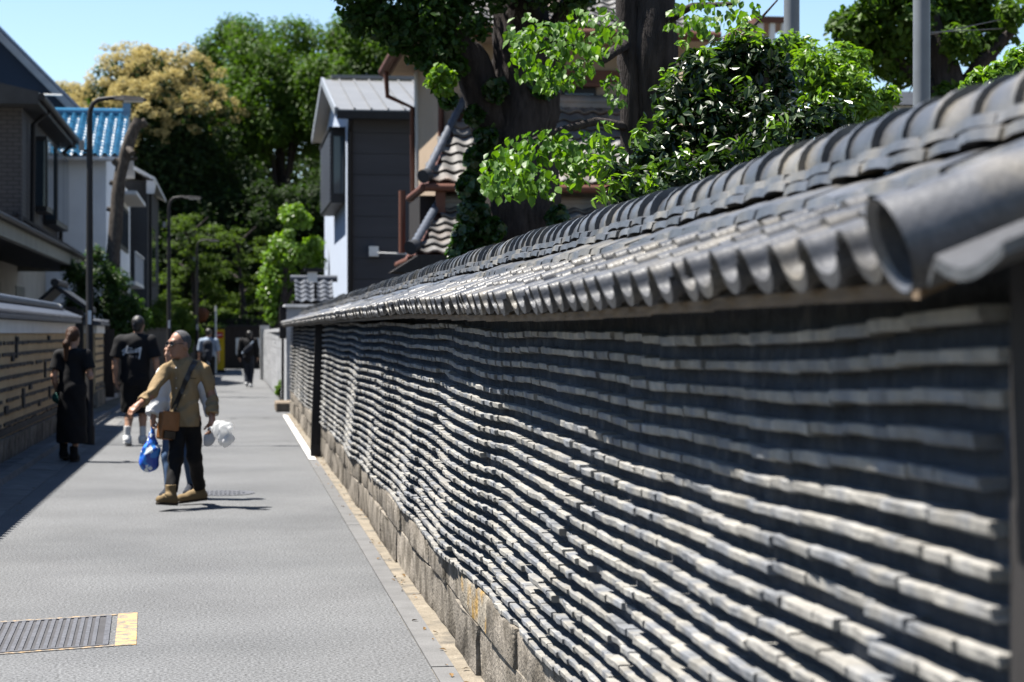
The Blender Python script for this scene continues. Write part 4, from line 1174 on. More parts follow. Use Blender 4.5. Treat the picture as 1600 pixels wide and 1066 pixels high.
# ---- big old tree with ivy, behind the wall
T1 = thing('old_ivy_tree', at(810, 560, 18.6), 'thick old tree with forked ribbed trunk and ivy, rising behind the wall', 'tree')
D1 = 18.6
trunk(T1, [at(808, 780, D1), at(808, 390, D1), at(812, 250, D1), at(820, 120, D1), at(805, -60, D1), at(800, -300, D1)], [.42, .36, .33, .3, .22, .16], None, 20)
trunk(T1, [at(785, 260, D1), at(765, 180, D1 - .1), at(735, 100, D1 - .2), at(690, 40, D1 - .3), at(640, -60, D1 - .4)], [.2, .19, .17, .13, .08], None, 14, 'limb')
trunk(T1, [at(835, 200, D1), at(855, 90, D1), at(890, 20, D1 - .2), at(950, -80, D1 - .3)], [.2, .17, .12, .08], None, 12, 'limb')
trunk(T1, [at(740, 110, D1 - .2), at(670, 100, D1 - .4), at(610, 60, D1 - .5), at(560, 10, D1 - .5)], [.07, .05, .035, .02], None, 8, 'limb')
blobs = [(740, 330, 24, -.5), (735, 290, 22, -.5), (745, 250, 20, -.4), (730, 370, 24, -.5), (760, 215, 18, -.4), (720, 395, 20, -.5), (750, 400, 24, -.5), (770, 360, 18, -.6), (740, 180, 15, -.4), (690, 130, 18, -.5), (850, 130, 24, -.3), (840, 60, 20, -.3), (775, 140, 18, -.4), (870, 340, 18, -.4), (700, 155, 14, -.6)]
cs = np.array([tuple(at(px, py, D1 + q)) for (px, py, r, q) in blobs]); rs = np.array([r / FPX * D1 for (px, py, r, q) in blobs])
P, Nn, k = clump_points(cs, rs, 6500, shell=.3)
foliage('ivy', P, Nn, .085, L_ivy, T1, aspect=.85)
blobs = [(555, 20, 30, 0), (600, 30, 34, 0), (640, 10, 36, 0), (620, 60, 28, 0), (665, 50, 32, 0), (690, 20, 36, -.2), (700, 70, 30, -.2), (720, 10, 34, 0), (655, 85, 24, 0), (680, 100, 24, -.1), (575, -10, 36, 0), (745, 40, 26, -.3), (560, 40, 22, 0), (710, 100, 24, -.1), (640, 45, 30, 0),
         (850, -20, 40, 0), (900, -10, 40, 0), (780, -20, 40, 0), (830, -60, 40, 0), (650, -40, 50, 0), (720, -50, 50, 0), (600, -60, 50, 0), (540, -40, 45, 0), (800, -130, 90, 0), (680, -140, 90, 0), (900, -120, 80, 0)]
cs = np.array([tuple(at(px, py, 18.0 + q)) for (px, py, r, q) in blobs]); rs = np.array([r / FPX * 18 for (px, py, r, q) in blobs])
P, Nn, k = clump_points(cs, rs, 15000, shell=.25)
foliage('crown', P, Nn, .085, leafmat('shade_tinted_leaf', (0.014, 0.038, 0.007), (0.035, 0.08, 0.012), rough=.5, spec=.25), T1, aspect=.6)  # darker greens put the crown's shade into its leaf colour
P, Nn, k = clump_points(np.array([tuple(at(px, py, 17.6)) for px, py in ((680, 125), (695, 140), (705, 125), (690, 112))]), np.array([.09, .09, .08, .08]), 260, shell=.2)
foliage('sun_tinted_spray', P, Nn, .08, L_lite, T1, aspect=.7)  # lighter greens put sunlight into the colour of this spray

# ---- second trunk with broad hanging leaves
T2 = thing('broad_leaved_tree', at(1020, 560, 14.0), 'dark straight-trunked tree with broad bright leaves hanging over the wall', 'tree')
D2 = 14.0
trunk(T2, [at(1020, 900, D2), at(1018, 260, D2), at(1016, 100, D2), at(1018, -100, D2), at(1010, -400, D2)], [.2, .185, .18, .16, .12], None, 16)
trunk(T2, [at(985, 300, D2 - .1), at(984, 120, D2 - .1), at(980, 0, D2 - .1), at(970, -120, D2 - .1)], [.07, .075, .07, .05], None, 10, 'limb')
trunk(T2, [at(990, 60, D2), at(940, 95, D2 - .5), at(900, 75, D2 - .9), at(850, 60, D2 - 1.2)], [.05, .03, .02, .01], None, 7, 'limb')
trunk(T2, [at(985, 200, D2), at(930, 190, D2 - .6), at(870, 205, D2 - 1.0), at(800, 230, D2 - 1.3)], [.04, .028, .02, .008], None, 7, 'limb')
trunk(T2, [at(1030, 40, D2), at(1080, 10, D2 - .4), at(1150, 5, D2 - .8)], [.04, .025, .01], None, 7, 'limb')
trunk(T2, [at(1030, 120, D2), at(1090, 90, D2 - .4), at(1160, 60, D2 - .6), at(1215, 0, D2 - .6)], [.03, .02, .012, .006], None, 6, 'limb')
def big_leaf(seed):
    r = random.Random(seed)
    out = [(0, 0), (.16, .12), (.36, .34), (.40, .58), (.27, .8), (.1, .95), (0, 1.12)]
    V = [(0, -y, .03 * math.sin(y * 3)) for y in (0, .35, .7, 1.12)]
    V = []; F = []
    L_ = [(x, -y, .10 * x / .4 * (1 + r.uniform(-.4, .4)) - .10 * y * y) for x, y in out]
    Rt = [(-x, -y, .10 * x / .4 * (1 + r.uniform(-.4, .4)) - .10 * y * y) for x, y in out]
    mid = [(0, -y, -.10 * y * y - .02) for x, y in out]
    n = len(out)
    V = L_ + mid + Rt
    for i in range(n - 1):
        F.append((i, i + 1, n + i + 1, n + i)); F.append((n + i, n + i + 1, 2 * n + i + 1, 2 * n + i))
    V += [(0.008, 0, 0), (-.008, 0, 0), (0, .35, .12)]; F.append((3 * n, 3 * n + 1, 3 * n + 2))
    me = bpy.data.meshes.new('leaf'); me.from_pydata(V, [], F)
    bm = bmesh.new(); bm.from_mesh(me); bmesh.ops.remove_doubles(bm, verts=bm.verts, dist=1e-5); bm.to_mesh(me); bm.free()
    me.polygons.foreach_set('use_smooth', [True] * len(me.polygons)); me.materials.append(L_big)
    return me
BL = [big_leaf(k) for k in range(5)]
sprays = [(845, 255, 75, 55, 12.6, 120), (790, 270, 42, 42, 12.4, 50), (905, 235, 48, 34, 12.7, 46), (865, 85, 70, 55, 12.9, 120), (925, 45, 50, 42, 13.0, 40), (820, 50, 28, 34, 12.8, 18), (960, 140, 16, 34, 13.2, 12), (1120, 15, 70, 30, 13.0, 40), (1080, 40, 40, 20, 13.2, 14)]
cnt = 0; rest = []
for (px, py, rx, ry, d, n) in sprays:
    for q in range(n * 3):
        a = R.uniform(0, 2 * math.pi); rad = math.sqrt(R.random())
        dd = d + R.uniform(-.45, .45)
        p = at(px + math.cos(a) * rad * rx, py + math.sin(a) * rad * ry, dd)
        s = R.uniform(.036, .072)
        Mx = Matrix.Translation(p) @ Euler((R.gauss(.9, .35), R.gauss(0, .3), R.uniform(-1.3, 1.3) + (math.pi if R.random() < .35 else 0)), 'XYZ').to_matrix().to_4x4() @ Matrix.Scale(s, 4)
        if q % 3 == 0 and cnt < 900: link_mesh('leaf', BL[R.randrange(5)], T2, matrix=Mx)
        else: rest.append((R.randrange(5), Mx))
        cnt += 1
if rest:
    mb = MB()
    for k, Mx in rest: mb.add([v.co for v in BL[k].vertices], [tuple(p.vertices) for p in BL[k].polygons], Mx)
    tag(mb.build('leaf_mass', L_big, T2), kind='stuff')

# ---- glossy evergreen bush over the wall
blobs = [(1000, 300, 45, 0), (1060, 290, 55, 0), (1130, 270, 60, 0), (1200, 240, 55, 0), (1040, 230, 55, .3), (1110, 200, 60, .3), (1180, 180, 55, .3), (1100, 130, 55, .4), (1160, 110, 55, .5), (1060, 160, 50, .4), (1215, 130, 45, .5), (1010, 250, 40, .2), (975, 310, 32, 0), (1250, 200, 50, .3), (1170, 70, 35, .5), (1130, 85, 35, .5), (1020, 320, 40, -.2), (1200, 90, 35, .4), (960, 270, 25, 0), (1085, 95, 25, .4), (1300, 190, 45, .4), (1090, 340, 50, .2), (1180, 310, 50, .2)]
gb_ = shrub('evergreen_bush', 'large glossy dark green bush growing over the tiled wall', blobs, 9.6, 7500, .062, L_cam, stems=9, cat='bush', aspect=.48, shell=.2)
P, Nn, k = clump_points(np.array([tuple(at(px, py, 9.2)) for px, py in ((945, 225), (950, 200), (935, 260), (960, 290), (1000, 210), (940, 310), (965, 240))]), np.array([.06, .05, .05, .07, .05, .06, .05]), 130, shell=.1)
foliage('young_shoots', P, Nn, .06, L_lite, gb_, aspect=.4)
P, Nn, k = clump_points(np.array([tuple(at(px + R.uniform(-20, 20), py - r * .9, 9.5 + q)) for (px, py, r, q) in blobs]), np.array([.055] * len(blobs)), 240, shell=.1, up=.6)
foliage('young_shoots', P, Nn, .06, L_lite, gb_, aspect=.38)
shrub('light_green_bush', 'fresh green bush behind the glossy dark bush, beside the grey pole', [(1270, 110, 42, 0), (1310, 100, 38, .2), (1345, 95, 22, .2), (1290, 150, 45, 0), (1340, 160, 40, 0), (1375, 165, 28, .2), (1250, 80, 30, .3), (1390, 150, 20, .2), (1330, 130, 35, 0), (1230, 75, 25, .3), (1310, 190, 45, 0)], 14.5, 5200, .065, L_lite, cat='bush', aspect=.42, stems=5)
shrub('light_green_bush', 'bright bush above the nearest roof ridge', [(1590, 110, 34, 0), (1560, 120, 26, 0), (1600, 95, 28, 0), (1530, 125, 20, .2), (1610, 130, 40, 0), (1570, 150, 35, 0), (1515, 140, 16, .2)], 13.0, 2600, .07, L_lite, cat='bush', aspect=.42, stems=4)
# dark tree on the right
T3 = thing('dark_round_tree', at(1490, 560, 24), 'dark dense tree behind the tall grey pole, its limbs forking', 'tree')
D3 = 24
trunk(T3, [at(1488, 700, D3), at(1486, 250, D3), at(1485, 140, D3), at(1460, 60, D3), at(1440, -20, D3)], [.3, .26, .22, .14, .08], None, 12)
trunk(T3, [at(1488, 170, D3), at(1530, 100, D3), at(1580, 50, D3)], [.15, .1, .05], None, 9, 'limb')
trunk(T3, [at(1484, 170, D3), at(1420, 110, D3), at(1360, 60, D3)], [.12, .09, .04], None, 9, 'limb')
blobs = [(1330, 45, 40, 0), (1370, 30, 45, 0), (1420, 20, 50, 0), (1470, 30, 50, 0), (1520, 20, 50, 0), (1560, 40, 38, 0), (1400, 70, 45, 0), (1450, 80, 40, 0), (1350, 75, 35, 0), (1410, 115, 28, 0), (1500, 70, 35, 0), (1580, 20, 30, 0), (1540, 75, 25, 0), (1310, 40, 20, 0), (1380, 100, 28, 0), (1460, 120, 30, 0), (1450, -30, 60, 0), (1380, -20, 50, 0), (1530, -30, 50, 0), (1480, 150, 25, 0)]
cs = np.array([tuple(at(px, py, D3 + R.uniform(-.5, .5))) for (px, py, r, q) in blobs]); rs = np.array([r / FPX * D3 for (px, py, r, q) in blobs])
P, Nn, k = clump_points(cs, rs, 9500, shell=.3)
foliage('crown', P, Nn, .11, L_mid, T3, aspect=.6)

# dry leaves and grit blown along the foot of the wall and the left gutter
n = 170
P = np.c_[np.where(NR.random(n) < .7, NR.uniform(1.0, 1.15, n), NR.uniform(-2.3, -1.9, n)), NR.uniform(6, 40, n), np.full(n, .014)]
lf = link_mesh('leaf_litter', np_mesh('leaf_litter', *leaf_quads(P, unit(NR.normal(size=(n, 3)) * .25 + np.array([0, 0, 1.0])), .035)), None, pm('dry_leaf', (0.16, 0.1, 0.045), rough=.9, island=.4))
tag(lf, 'dry leaves scattered along the wall foot and gutter', 'leaves', kind='stuff')
# ================================================================ street furniture
def lamp(px, d, label):
    b = at(px, 521, d); b.z = 0
    t = thing('street_lamp', b, label, 'street lamp', 'street lamps along the lane')
    P_ = lambda x, z, y=0: b + Vector((x * CC, -x * SS + y, z))
    MB().lathe([(.075, 0), (.075, .25), (.07, .27), (.055, .3), (.05, 3.0), (.042, 4.75)], 14, Matrix.Translation(b)).build('pole', M_black, t, smooth=40)
    MB().tube([P_(0, 4.74), P_(.01, 4.86), P_(.05, 4.96), P_(.13, 5.02), P_(.3, 5.04), P_(.42, 5.045)], [.04, .038, .036, .034, .032, .03], 10).build('arm', M_black, t, smooth=60)
    hd_ = MB(); hd_.add([P_(.36, 5.02, -.04), P_(.5, 5.0, -.09), P_(.8, 5.0, -.08), P_(.84, 5.01, 0), P_(.8, 5.0, .08), P_(.5, 5.0, .09), P_(.36, 5.02, .04),
                    P_(.36, 5.06, -.03), P_(.5, 5.08, -.06), P_(.78, 5.05, -.06), P_(.83, 5.03, 0), P_(.78, 5.05, .06), P_(.5, 5.08, .06), P_(.36, 5.06, .03)],
                   [(6, 5, 4, 3, 2, 1, 0), (7, 8, 9, 10, 11, 12, 13)] + [(i, (i + 1) % 7, 7 + (i + 1) % 7, 7 + i) for i in range(7)])
    h_ = hd_.build('lamp_head', M_black, t)
    MB().prism([P_(.5, 4.997, -.07), P_(.78, 4.997, -.06), P_(.78, 4.997, .06), P_(.5, 4.997, .07)], (0, 0, -.012)).build('diffuser', M_wframe, h_)
    MB().box(b.x - .15, b.x - .08, b.y - .05, b.y + .05, 4.28, 4.42).build('sensor_box', M_metal, t)
    MB().box(b.x - .08, b.x - .03, b.y - .015, b.y + .015, 4.26, 4.29).build('sensor_bracket', M_black, t)
    MB().box(b.x - .02, b.x + .03, b.y - .066, b.y - .056, 1.75, 1.95).build('number_plate', M_wframe, t)
lamp(140, 28.96, 'black street lamp beside the woman in the black dress')
lamp(264, 50.0, 'black street lamp rising above the dark board fence')
lamp(308, 73.0, 'black street lamp in front of the layered maple')

M_mirback = pm('orange_mirror_back', (0.14, 0.05, 0.02), rough=.6, var=.2, scale=6)
mr = at(315, 492, 78); mt = thing('traffic_mirror', (mr.x, mr.y, 0), 'round orange-backed traffic mirror on a pole at the street end', 'mirror')
MB().tube([(mr.x - .12, mr.y + .05, 0), (mr.x - .12, mr.y + .05, mr.z + .3)], .045, 10).build('pole', M_mirback, mt)
MB().lathe([(.05, .1), (.2, .07), (.29, .0), (.3, -.03), (.27, -.03)], 20, Matrix.Translation(mr) @ Euler((math.radians(80), 0, math.radians(-30))).to_matrix().to_4x4()).build('mirror_disc', M_mirback, mt, smooth=50)
MB().box(mr.x - .13, mr.x, mr.y - .02, mr.y + .04, mr.z - .03, mr.z + .03).build('bracket', M_black, mt)
sp = at(337, 580, 80); spt = thing('white_pole', (sp.x, sp.y, 0), 'slim white pole beside the yellow street sign', 'pole')
MB().tube([(sp.x, sp.y, 0), (sp.x, sp.y, 2.7)], .04, 10).build('shaft', M_wframe, spt); MB().lathe([(.045, 2.7), (.03, 2.74)], 10, Matrix.Translation((sp.x, sp.y, 0))).build('cap', M_metal, spt)
M_yel = pm('yellow_sign_paint', (0.5, 0.33, 0.015), rough=.5, var=.1, scale=3)
M_red = pm('red_sign_paint', (0.42, 0.03, 0.025), rough=.5, var=.1)
ys_ = at(343, 547, 82); yt = thing('yellow_sign_board', (ys_.x, ys_.y, 0), 'tall yellow notice board with a red no-entry mark and dark lettering', 'sign')
MB().box(ys_.x - .2, ys_.x + .2, ys_.y, ys_.y + .04, .12, 1.78).build('board', M_yel, yt)
MB().box(ys_.x - .23, ys_.x + .23, ys_.y - .1, ys_.y + .2, 0, .12).build('base', M_black, yt)
MB().box(ys_.x - .15, ys_.x + .15, ys_.y - .006, ys_.y - .001, 1.42, 1.68).build('no_entry_mark', M_red, yt)
MB().box(ys_.x - .11, ys_.x + .11, ys_.y - .01, ys_.y - .007, 1.53, 1.57).build('white_bar', M_wframe, yt)
for k in range(6):
    MB().box(ys_.x - .06, ys_.x - .03, ys_.y - .006, ys_.y - .001, .3 + k * .17, .4 + k * .17).build('lettering', M_black, yt)
    MB().box(ys_.x - .06, ys_.x + .06, ys_.y - .006, ys_.y - .001, .415 + k * .17, .44 + k * .17).build('lettering', M_black, yt)
ng = thing('dark_gate', (0.3, 92.3, 0), 'dark closed gate with pale notices where the street ends', 'gate')
MB().box(-1.6, 1.6, 92.3, 92.4, .05, 1.9).build('gate_leaf', M_fence, ng)
for x_ in (-1.7, 1.6): MB().box(x_, x_ + .15, 92.2, 92.5, 0, 2.1).build('post', M_darkwood, ng)
MB().box(-1.6, 1.6, 92.25, 92.299, 1.9, 2.0).build('top_rail', M_darkwood, ng)
for px in (374, 404):
    q = at(px, 541, 92.2); MB().box(q.x - .16, q.x + .16, 92.24, 92.29, q.z - .38, q.z + .38).build('notice', M_wplas, ng)

M_pole = pm('grey_steel_pole', (0.13, 0.145, 0.165), rough=.5, var=.12, scale=5, spec=.3, bump=0)
for (px, d, r_, lab) in ((1440, 17, .073, 'smooth grey steel pole standing before the dark round tree'), (1237, 16.5, .065, 'grey steel pole rising out of the glossy dark bush')):
    b = at(px, 521, d); t = thing('utility_pole', (b.x, b.y, 0), lab, 'pole')
    MB().lathe([(r_ * 1.04, 0), (r_, 4), (r_ * .96, 8.0)], 20, Matrix.Translation((b.x, b.y, 0))).build('shaft', M_pole, t, smooth=40)
    MB().lathe([(r_ * 1.15, 7.9), (r_ * 1.15, 8.05), (.02, 8.1)], 20, Matrix.Translation((b.x, b.y, 0))).build('cap', M_pole, t, smooth=40)
wr = thing('overhead_wire', at(1500, 30, 20), 'thin black overhead wires crossing the sky above the dark round tree', 'wire')
for (a_, b_) in ((at(1425, 60, 17), at(1640, -6, 30)), (at(1430, 52, 17), at(1640, 20, 30))):
    MB().tube([a_, (a_ + b_) / 2 - Vector((0, 0, .1)), b_], .006, 5).build('wire', M_black, wr)
hG = thing('brown_balcony_house', at(1200, 521, 48), 'brown flat-topped house with a framed rooftop balcony behind the bush', 'house')
q0, q1 = at(1183, 110, 48), at(1232, 38, 48)
MB().box(q0.x - 1.6, q1.x + .1, q0.y, q0.y + 6, 0, q0.z + .3).build('wall', M_beige, hG)
MB().box(q0.x - .1, q1.x + .1, q0.y - .3, q0.y + 3, q1.z, q1.z + .15).build('roof', M_brown, hG)
for px in (1186, 1204, 1222): 
    p = at(px, 100, 48); MB().box(p.x - .06, p.x + .06, p.y - .2, p.y - .05, q0.z + .3, q1.z - .003).build('post', M_wframe, hG)
hH = thing('grey_roofed_house', at(1390, 521, 75), 'distant house with a low dark grey roof beside the grey pole', 'house')
p0, p1 = at(1345, 165, 75), at(1425, 126, 75)
MB().box(p0.x, p1.x + 3, p0.y, p0.y + 6, 0, p0.z).build('wall', M_wplas, hH)
MB().prism([(p0.x - .4, p0.y - .5, p0.z), (p0.x - .4, p0.y + 3, p1.z), (p0.x - .4, p0.y + 6.5, p0.z)], (p1.x - p0.x + 4, 0, 0)).build('roof', M_slate, hH)

# ================================================================ people (continuous bodies from blended limbs)
def surface_nets(F, org, h):
    s = F < 0
    cnt = np.zeros(tuple(n - 1 for n in F.shape), np.int8)
    for i in (0, 1):
        for j in (0, 1):
            for k in (0, 1):
                cnt += s[i:F.shape[0] - 1 + i, j:F.shape[1] - 1 + j, k:F.shape[2] - 1 + k]
    I, J, K = np.nonzero((cnt > 0) & (cnt < 8))
    idx = np.full(cnt.shape, -1, np.int32); idx[I, J, K] = np.arange(len(I))
    acc = np.zeros((len(I), 3)); num = np.zeros(len(I))
    cr = [(i, j, k) for i in (0, 1) for j in (0, 1) for k in (0, 1)]
    for a in range(8):
        for b in range(a + 1, 8):
            A, B = np.array(cr[a]), np.array(cr[b])
            if np.abs(A - B).sum() != 1: continue
            fa = F[I + A[0], J + A[1], K + A[2]]; fb = F[I + B[0], J + B[1], K + B[2]]
            m = (fa < 0) != (fb < 0)
            t = np.where(m, fa / np.where(m, fa - fb, 1), 0)
            acc += np.where(m[:, None], A + (B - A) * t[:, None], 0); num += m
    V = (np.c_[I, J, K] + acc / num[:, None]) * h + org
    Q = []
    for ax in range(3):
        sl0 = [slice(1, -1)] * 3; sl0[ax] = slice(0, -1); sl1 = list(sl0); sl1[ax] = slice(1, None)
        a = s[tuple(sl0)]; b = s[tuple(sl1)]
        I, J, K = np.nonzero(a != b); pos = np.c_[I, J, K] + np.array([0 if q == ax else 1 for q in range(3)])
        u, v = (ax + 1) % 3, (ax + 2) % 3
        def cell(du, dv):
            p = pos.copy(); p[:, u] -= du; p[:, v] -= dv
            return idx[p[:, 0], p[:, 1], p[:, 2]]
        q = np.c_[cell(1, 1), cell(0, 1), cell(0, 0), cell(1, 0)]
        fl = ~a[I, J, K] if False else s[tuple(pos.T)]
        q = np.where(fl[:, None], q, q[:, ::-1])
        Q.append(q[(q >= 0).all(1)])
    return V, np.concatenate(Q)
def cap(a, b, ra, rb, k=.03, flat=None, f=None, cut=None, op='u'):
    return dict(t='c', a=np.array(a, float), b=np.array(b, float), ra=ra, rb=rb, k=k, flat=flat, f=f, cut=cut, op=op)
def ell(c, r, k=.03, f=None, op='u'):
    return dict(t='e', c=np.array(c, float), r=np.array(r, float), k=k, f=f, op=op)
def sdf(name, prims, h, mat, parent, fold=0.0, ffreq=28.0, planes=(), thick=None, smooth=True):
    lo = np.full(3, 1e9); hi = -lo
    def box(p):
        if p['t'] == 'c':
            r = max(p['ra'], p['rb']); return np.minimum(p['a'], p['b']) - r, np.maximum(p['a'], p['b']) + r
        r = p['r'].max() if p['f'] is not None else p['r']
        return p['c'] - r, p['c'] + r
    for p in prims:
        if p['op'] == 'u':
            a, b = box(p); lo = np.minimum(lo, a); hi = np.maximum(hi, b)
    lo -= 3 * h + .01; hi += 3 * h + .01
    n = np.ceil((hi - lo) / h).astype(int) + 1
    F = np.full(n, .15, np.float32)
    ax = [lo[q] + h * np.arange(n[q]) for q in range(3)]
    for p in prims:
        a, b = box(p); mg = p['k'] + 2.5 * h + .02
        i0 = np.maximum(0, np.floor((a - mg - lo) / h).astype(int)); i1 = np.minimum(n, np.ceil((b + mg - lo) / h).astype(int) + 1)
        if (i1 <= i0).any(): continue
        X, Y, Z = np.meshgrid(*[ax[q][i0[q]:i1[q]] for q in range(3)], indexing='ij')
        if p['t'] == 'c':
            P = [X - p['a'][0], Y - p['a'][1], Z - p['a'][2]]; D = p['b'] - p['a']
            sc = 1.0
            if p['flat'] is not None:
                fx, fy = p['f']; al = P[0] * fx + P[1] * fy; g = al * (1 / p['flat'] - 1)
                P = [P[0] + g * fx, P[1] + g * fy, P[2]]
                ad = D[0] * fx + D[1] * fy; gd = ad * (1 / p['flat'] - 1); D = D + np.array([gd * fx, gd * fy, 0])
                sc = p['flat'] ** .5
            L2 = (D ** 2).sum() + 1e-12
            t = np.clip((P[0] * D[0] + P[1] * D[1] + P[2] * D[2]) / L2, 0, 1)
            d = (np.sqrt((P[0] - t * D[0]) ** 2 + (P[1] - t * D[1]) ** 2 + (P[2] - t * D[2]) ** 2) - (p['ra'] + (p['rb'] - p['ra']) * t)) * sc
            if p['cut'] is not None:
                dd = (p['b'] - p['a']) / np.linalg.norm(p['b'] - p['a'])
                if 'b' in p['cut']: d = np.maximum(d, (X - p['b'][0]) * dd[0] + (Y - p['b'][1]) * dd[1] + (Z - p['b'][2]) * dd[2])
                if 'a' in p['cut']: d = np.maximum(d, -((X - p['a'][0]) * dd[0] + (Y - p['a'][1]) * dd[1] + (Z - p['a'][2]) * dd[2]))
        else:
            P0, P1 = X - p['c'][0], Y - p['c'][1]
            if p['f'] is not None:
                fx, fy = p['f']; P0, P1 = -(P0 * fy - P1 * fx), P0 * fx + P1 * fy
            q = np.sqrt((P0 / p['r'][0]) ** 2 + (P1 / p['r'][1]) ** 2 + ((Z - p['c'][2]) / p['r'][2]) ** 2)
            d = (q - 1) * p['r'].min()
        S = tuple(slice(i0[q], i1[q]) for q in range(3)); A = F[S]; k = p['k']
        if p['op'] == 'u':
            hh = np.clip(.5 + .5 * (A - d) / k, 0, 1); F[S] = A + (d - A) * hh - k * hh * (1 - hh)
        else:
            d = -d; hh = np.clip(.5 - .5 * (A - d) / k, 0, 1); F[S] = A + (d - A) * hh + k * hh * (1 - hh)
    if fold or planes:
        X, Y, Z = np.meshgrid(*ax, indexing='ij', sparse=True)
        if fold:
            F += (fold * (np.sin(ffreq * (Z + .5 * X) + 3 * np.sin(9 * X + 4 * Y)) * np.sin(11 * X - 7 * Y + 5 * Z) + .6 * np.sin(ffreq * 1.7 * (Z * .6 - X * .9 + Y) + 2 * np.sin(13 * Z)))).astype(np.float32)
        for (px_, nn) in planes:
            F = np.maximum(F, ((X - px_[0]) * nn[0] + (Y - px_[1]) * nn[1] + (Z - px_[2]) * nn[2]).astype(np.float32))
    V, Q = surface_nets(F, lo, h)
    me = np_mesh(name, V, Q, True)
    return link_mesh(name, me, parent, mat, local=True)
def V3(*a): return np.array(a, float)
def nrm(v): return v / np.linalg.norm(v)
def hand(w, tip, palm_n, curl=.7, s=1.0, thumb=1):
    """palm and five fingers; w wrist, tip roughly the middle fingertip direction"""
    w = np.array(w, float); u = nrm(np.array(tip, float) - w); n_ = np.array(palm_n, float); n_ = nrm(n_ - u * (n_ @ u)); sd_ = np.cross(u, n_)
    out = [cap(w - u * .02, w + u * .03 * s, .026 * s, .03 * s, .015), cap(w + u * .03 * s + sd_ * .02 * s, w + u * .085 * s + sd_ * .024 * s, .019 * s, .016 * s, .015), cap(w + u * .03 * s - sd_ * .02 * s, w + u * .08 * s - sd_ * .024 * s, .019 * s, .016 * s, .015), cap(w + u * .04 * s, w + u * .085 * s, .019 * s, .017 * s, .015)]
    for i, (o, L, r) in enumerate(((.031, .07, .0095), (.0105, .08, .0098), (-.0105, .075, .0095), (-.031, .058, .0085))):
        b = w + u * .085 * s + sd_ * o * s
        c1 = curl * (.8 + .12 * i)
        d1 = nrm(u * math.cos(c1 * .6) + n_ * math.sin(c1 * .6) + sd_ * o * 2); m = b + d1 * L * .5 * s
        d2 = nrm(u * math.cos(c1 * 1.5) + n_ * math.sin(c1 * 1.5)); e = m + d2 * L * .5 * s
        out += [cap(b, m, r * s, r * .95 * s, .006), cap(m, e, r * .95 * s, r * .8 * s, .005)]
    b = w + u * .03 * s + sd_ * .03 * s * thumb; m = b + nrm(u * .7 + sd_ * .75 * thumb + n_ * .3) * .04 * s; e = m + nrm(u * .85 + sd_ * .2 * thumb + n_ * .55) * .032 * s
    out += [cap(b, m, .0125 * s, .0105 * s, .012), cap(m, e, .0105 * s, .0085 * s, .005)]
    return out
def head_prims(c, fh, s=1.0):
    """skull, jaw, brow, nose, lips, chin, ears; c centre of the head, fh facing direction (x, y)"""
    c = np.array(c, float); f = V3(fh[0], fh[1], 0); f = nrm(f); sd_ = V3(-f[1], f[0], 0); up = V3(0, 0, 1)
    ff = (f[0], f[1])
    P = [ell(c + up * .025 * s - f * .01 * s, (.076 * s, .097 * s, .098 * s), .02, ff),
         ell(c - up * .045 * s + f * .022 * s, (.058 * s, .07 * s, .075 * s), .04, ff),
         cap(c - up * .1 * s + f * .062 * s - sd_ * .012 * s, c - up * .1 * s + f * .062 * s + sd_ * .012 * s, .02 * s, .02 * s, .03),
         cap(c + up * .03 * s + f * .083 * s - sd_ * .03 * s, c + up * .03 * s + f * .083 * s + sd_ * .03 * s, .013 * s, .013 * s, .02),
         cap(c + up * .015 * s + f * .09 * s, c - up * .025 * s + f * .112 * s, .009 * s, .014 * s, .014),
         cap(c - up * .03 * s + f * .096 * s - sd_ * .012 * s, c - up * .03 * s + f * .096 * s + sd_ * .012 * s, .009 * s, .009 * s, .008),
         cap(c - up * .06 * s + f * .085 * s - sd_ * .016 * s, c - up * .06 * s + f * .085 * s + sd_ * .016 * s, .008 * s, .008 * s, .008),
         cap(c - up * .07 * s + f * .083 * s - sd_ * .013 * s, c - up * .07 * s + f * .083 * s + sd_ * .013 * s, .008 * s, .008 * s, .008)]
    for q in (-1, 1):
        P.append(ell(c - f * .01 * s + sd_ * .078 * s * q - up * .01 * s, (.012 * s, .022 * s, .033 * s), .008, ff))
        P.append(ell(c + up * .008 * s + f * .09 * s + sd_ * .032 * s * q, (.016 * s, .012 * s, .011 * s), .012, ff, op='s'))
    return P
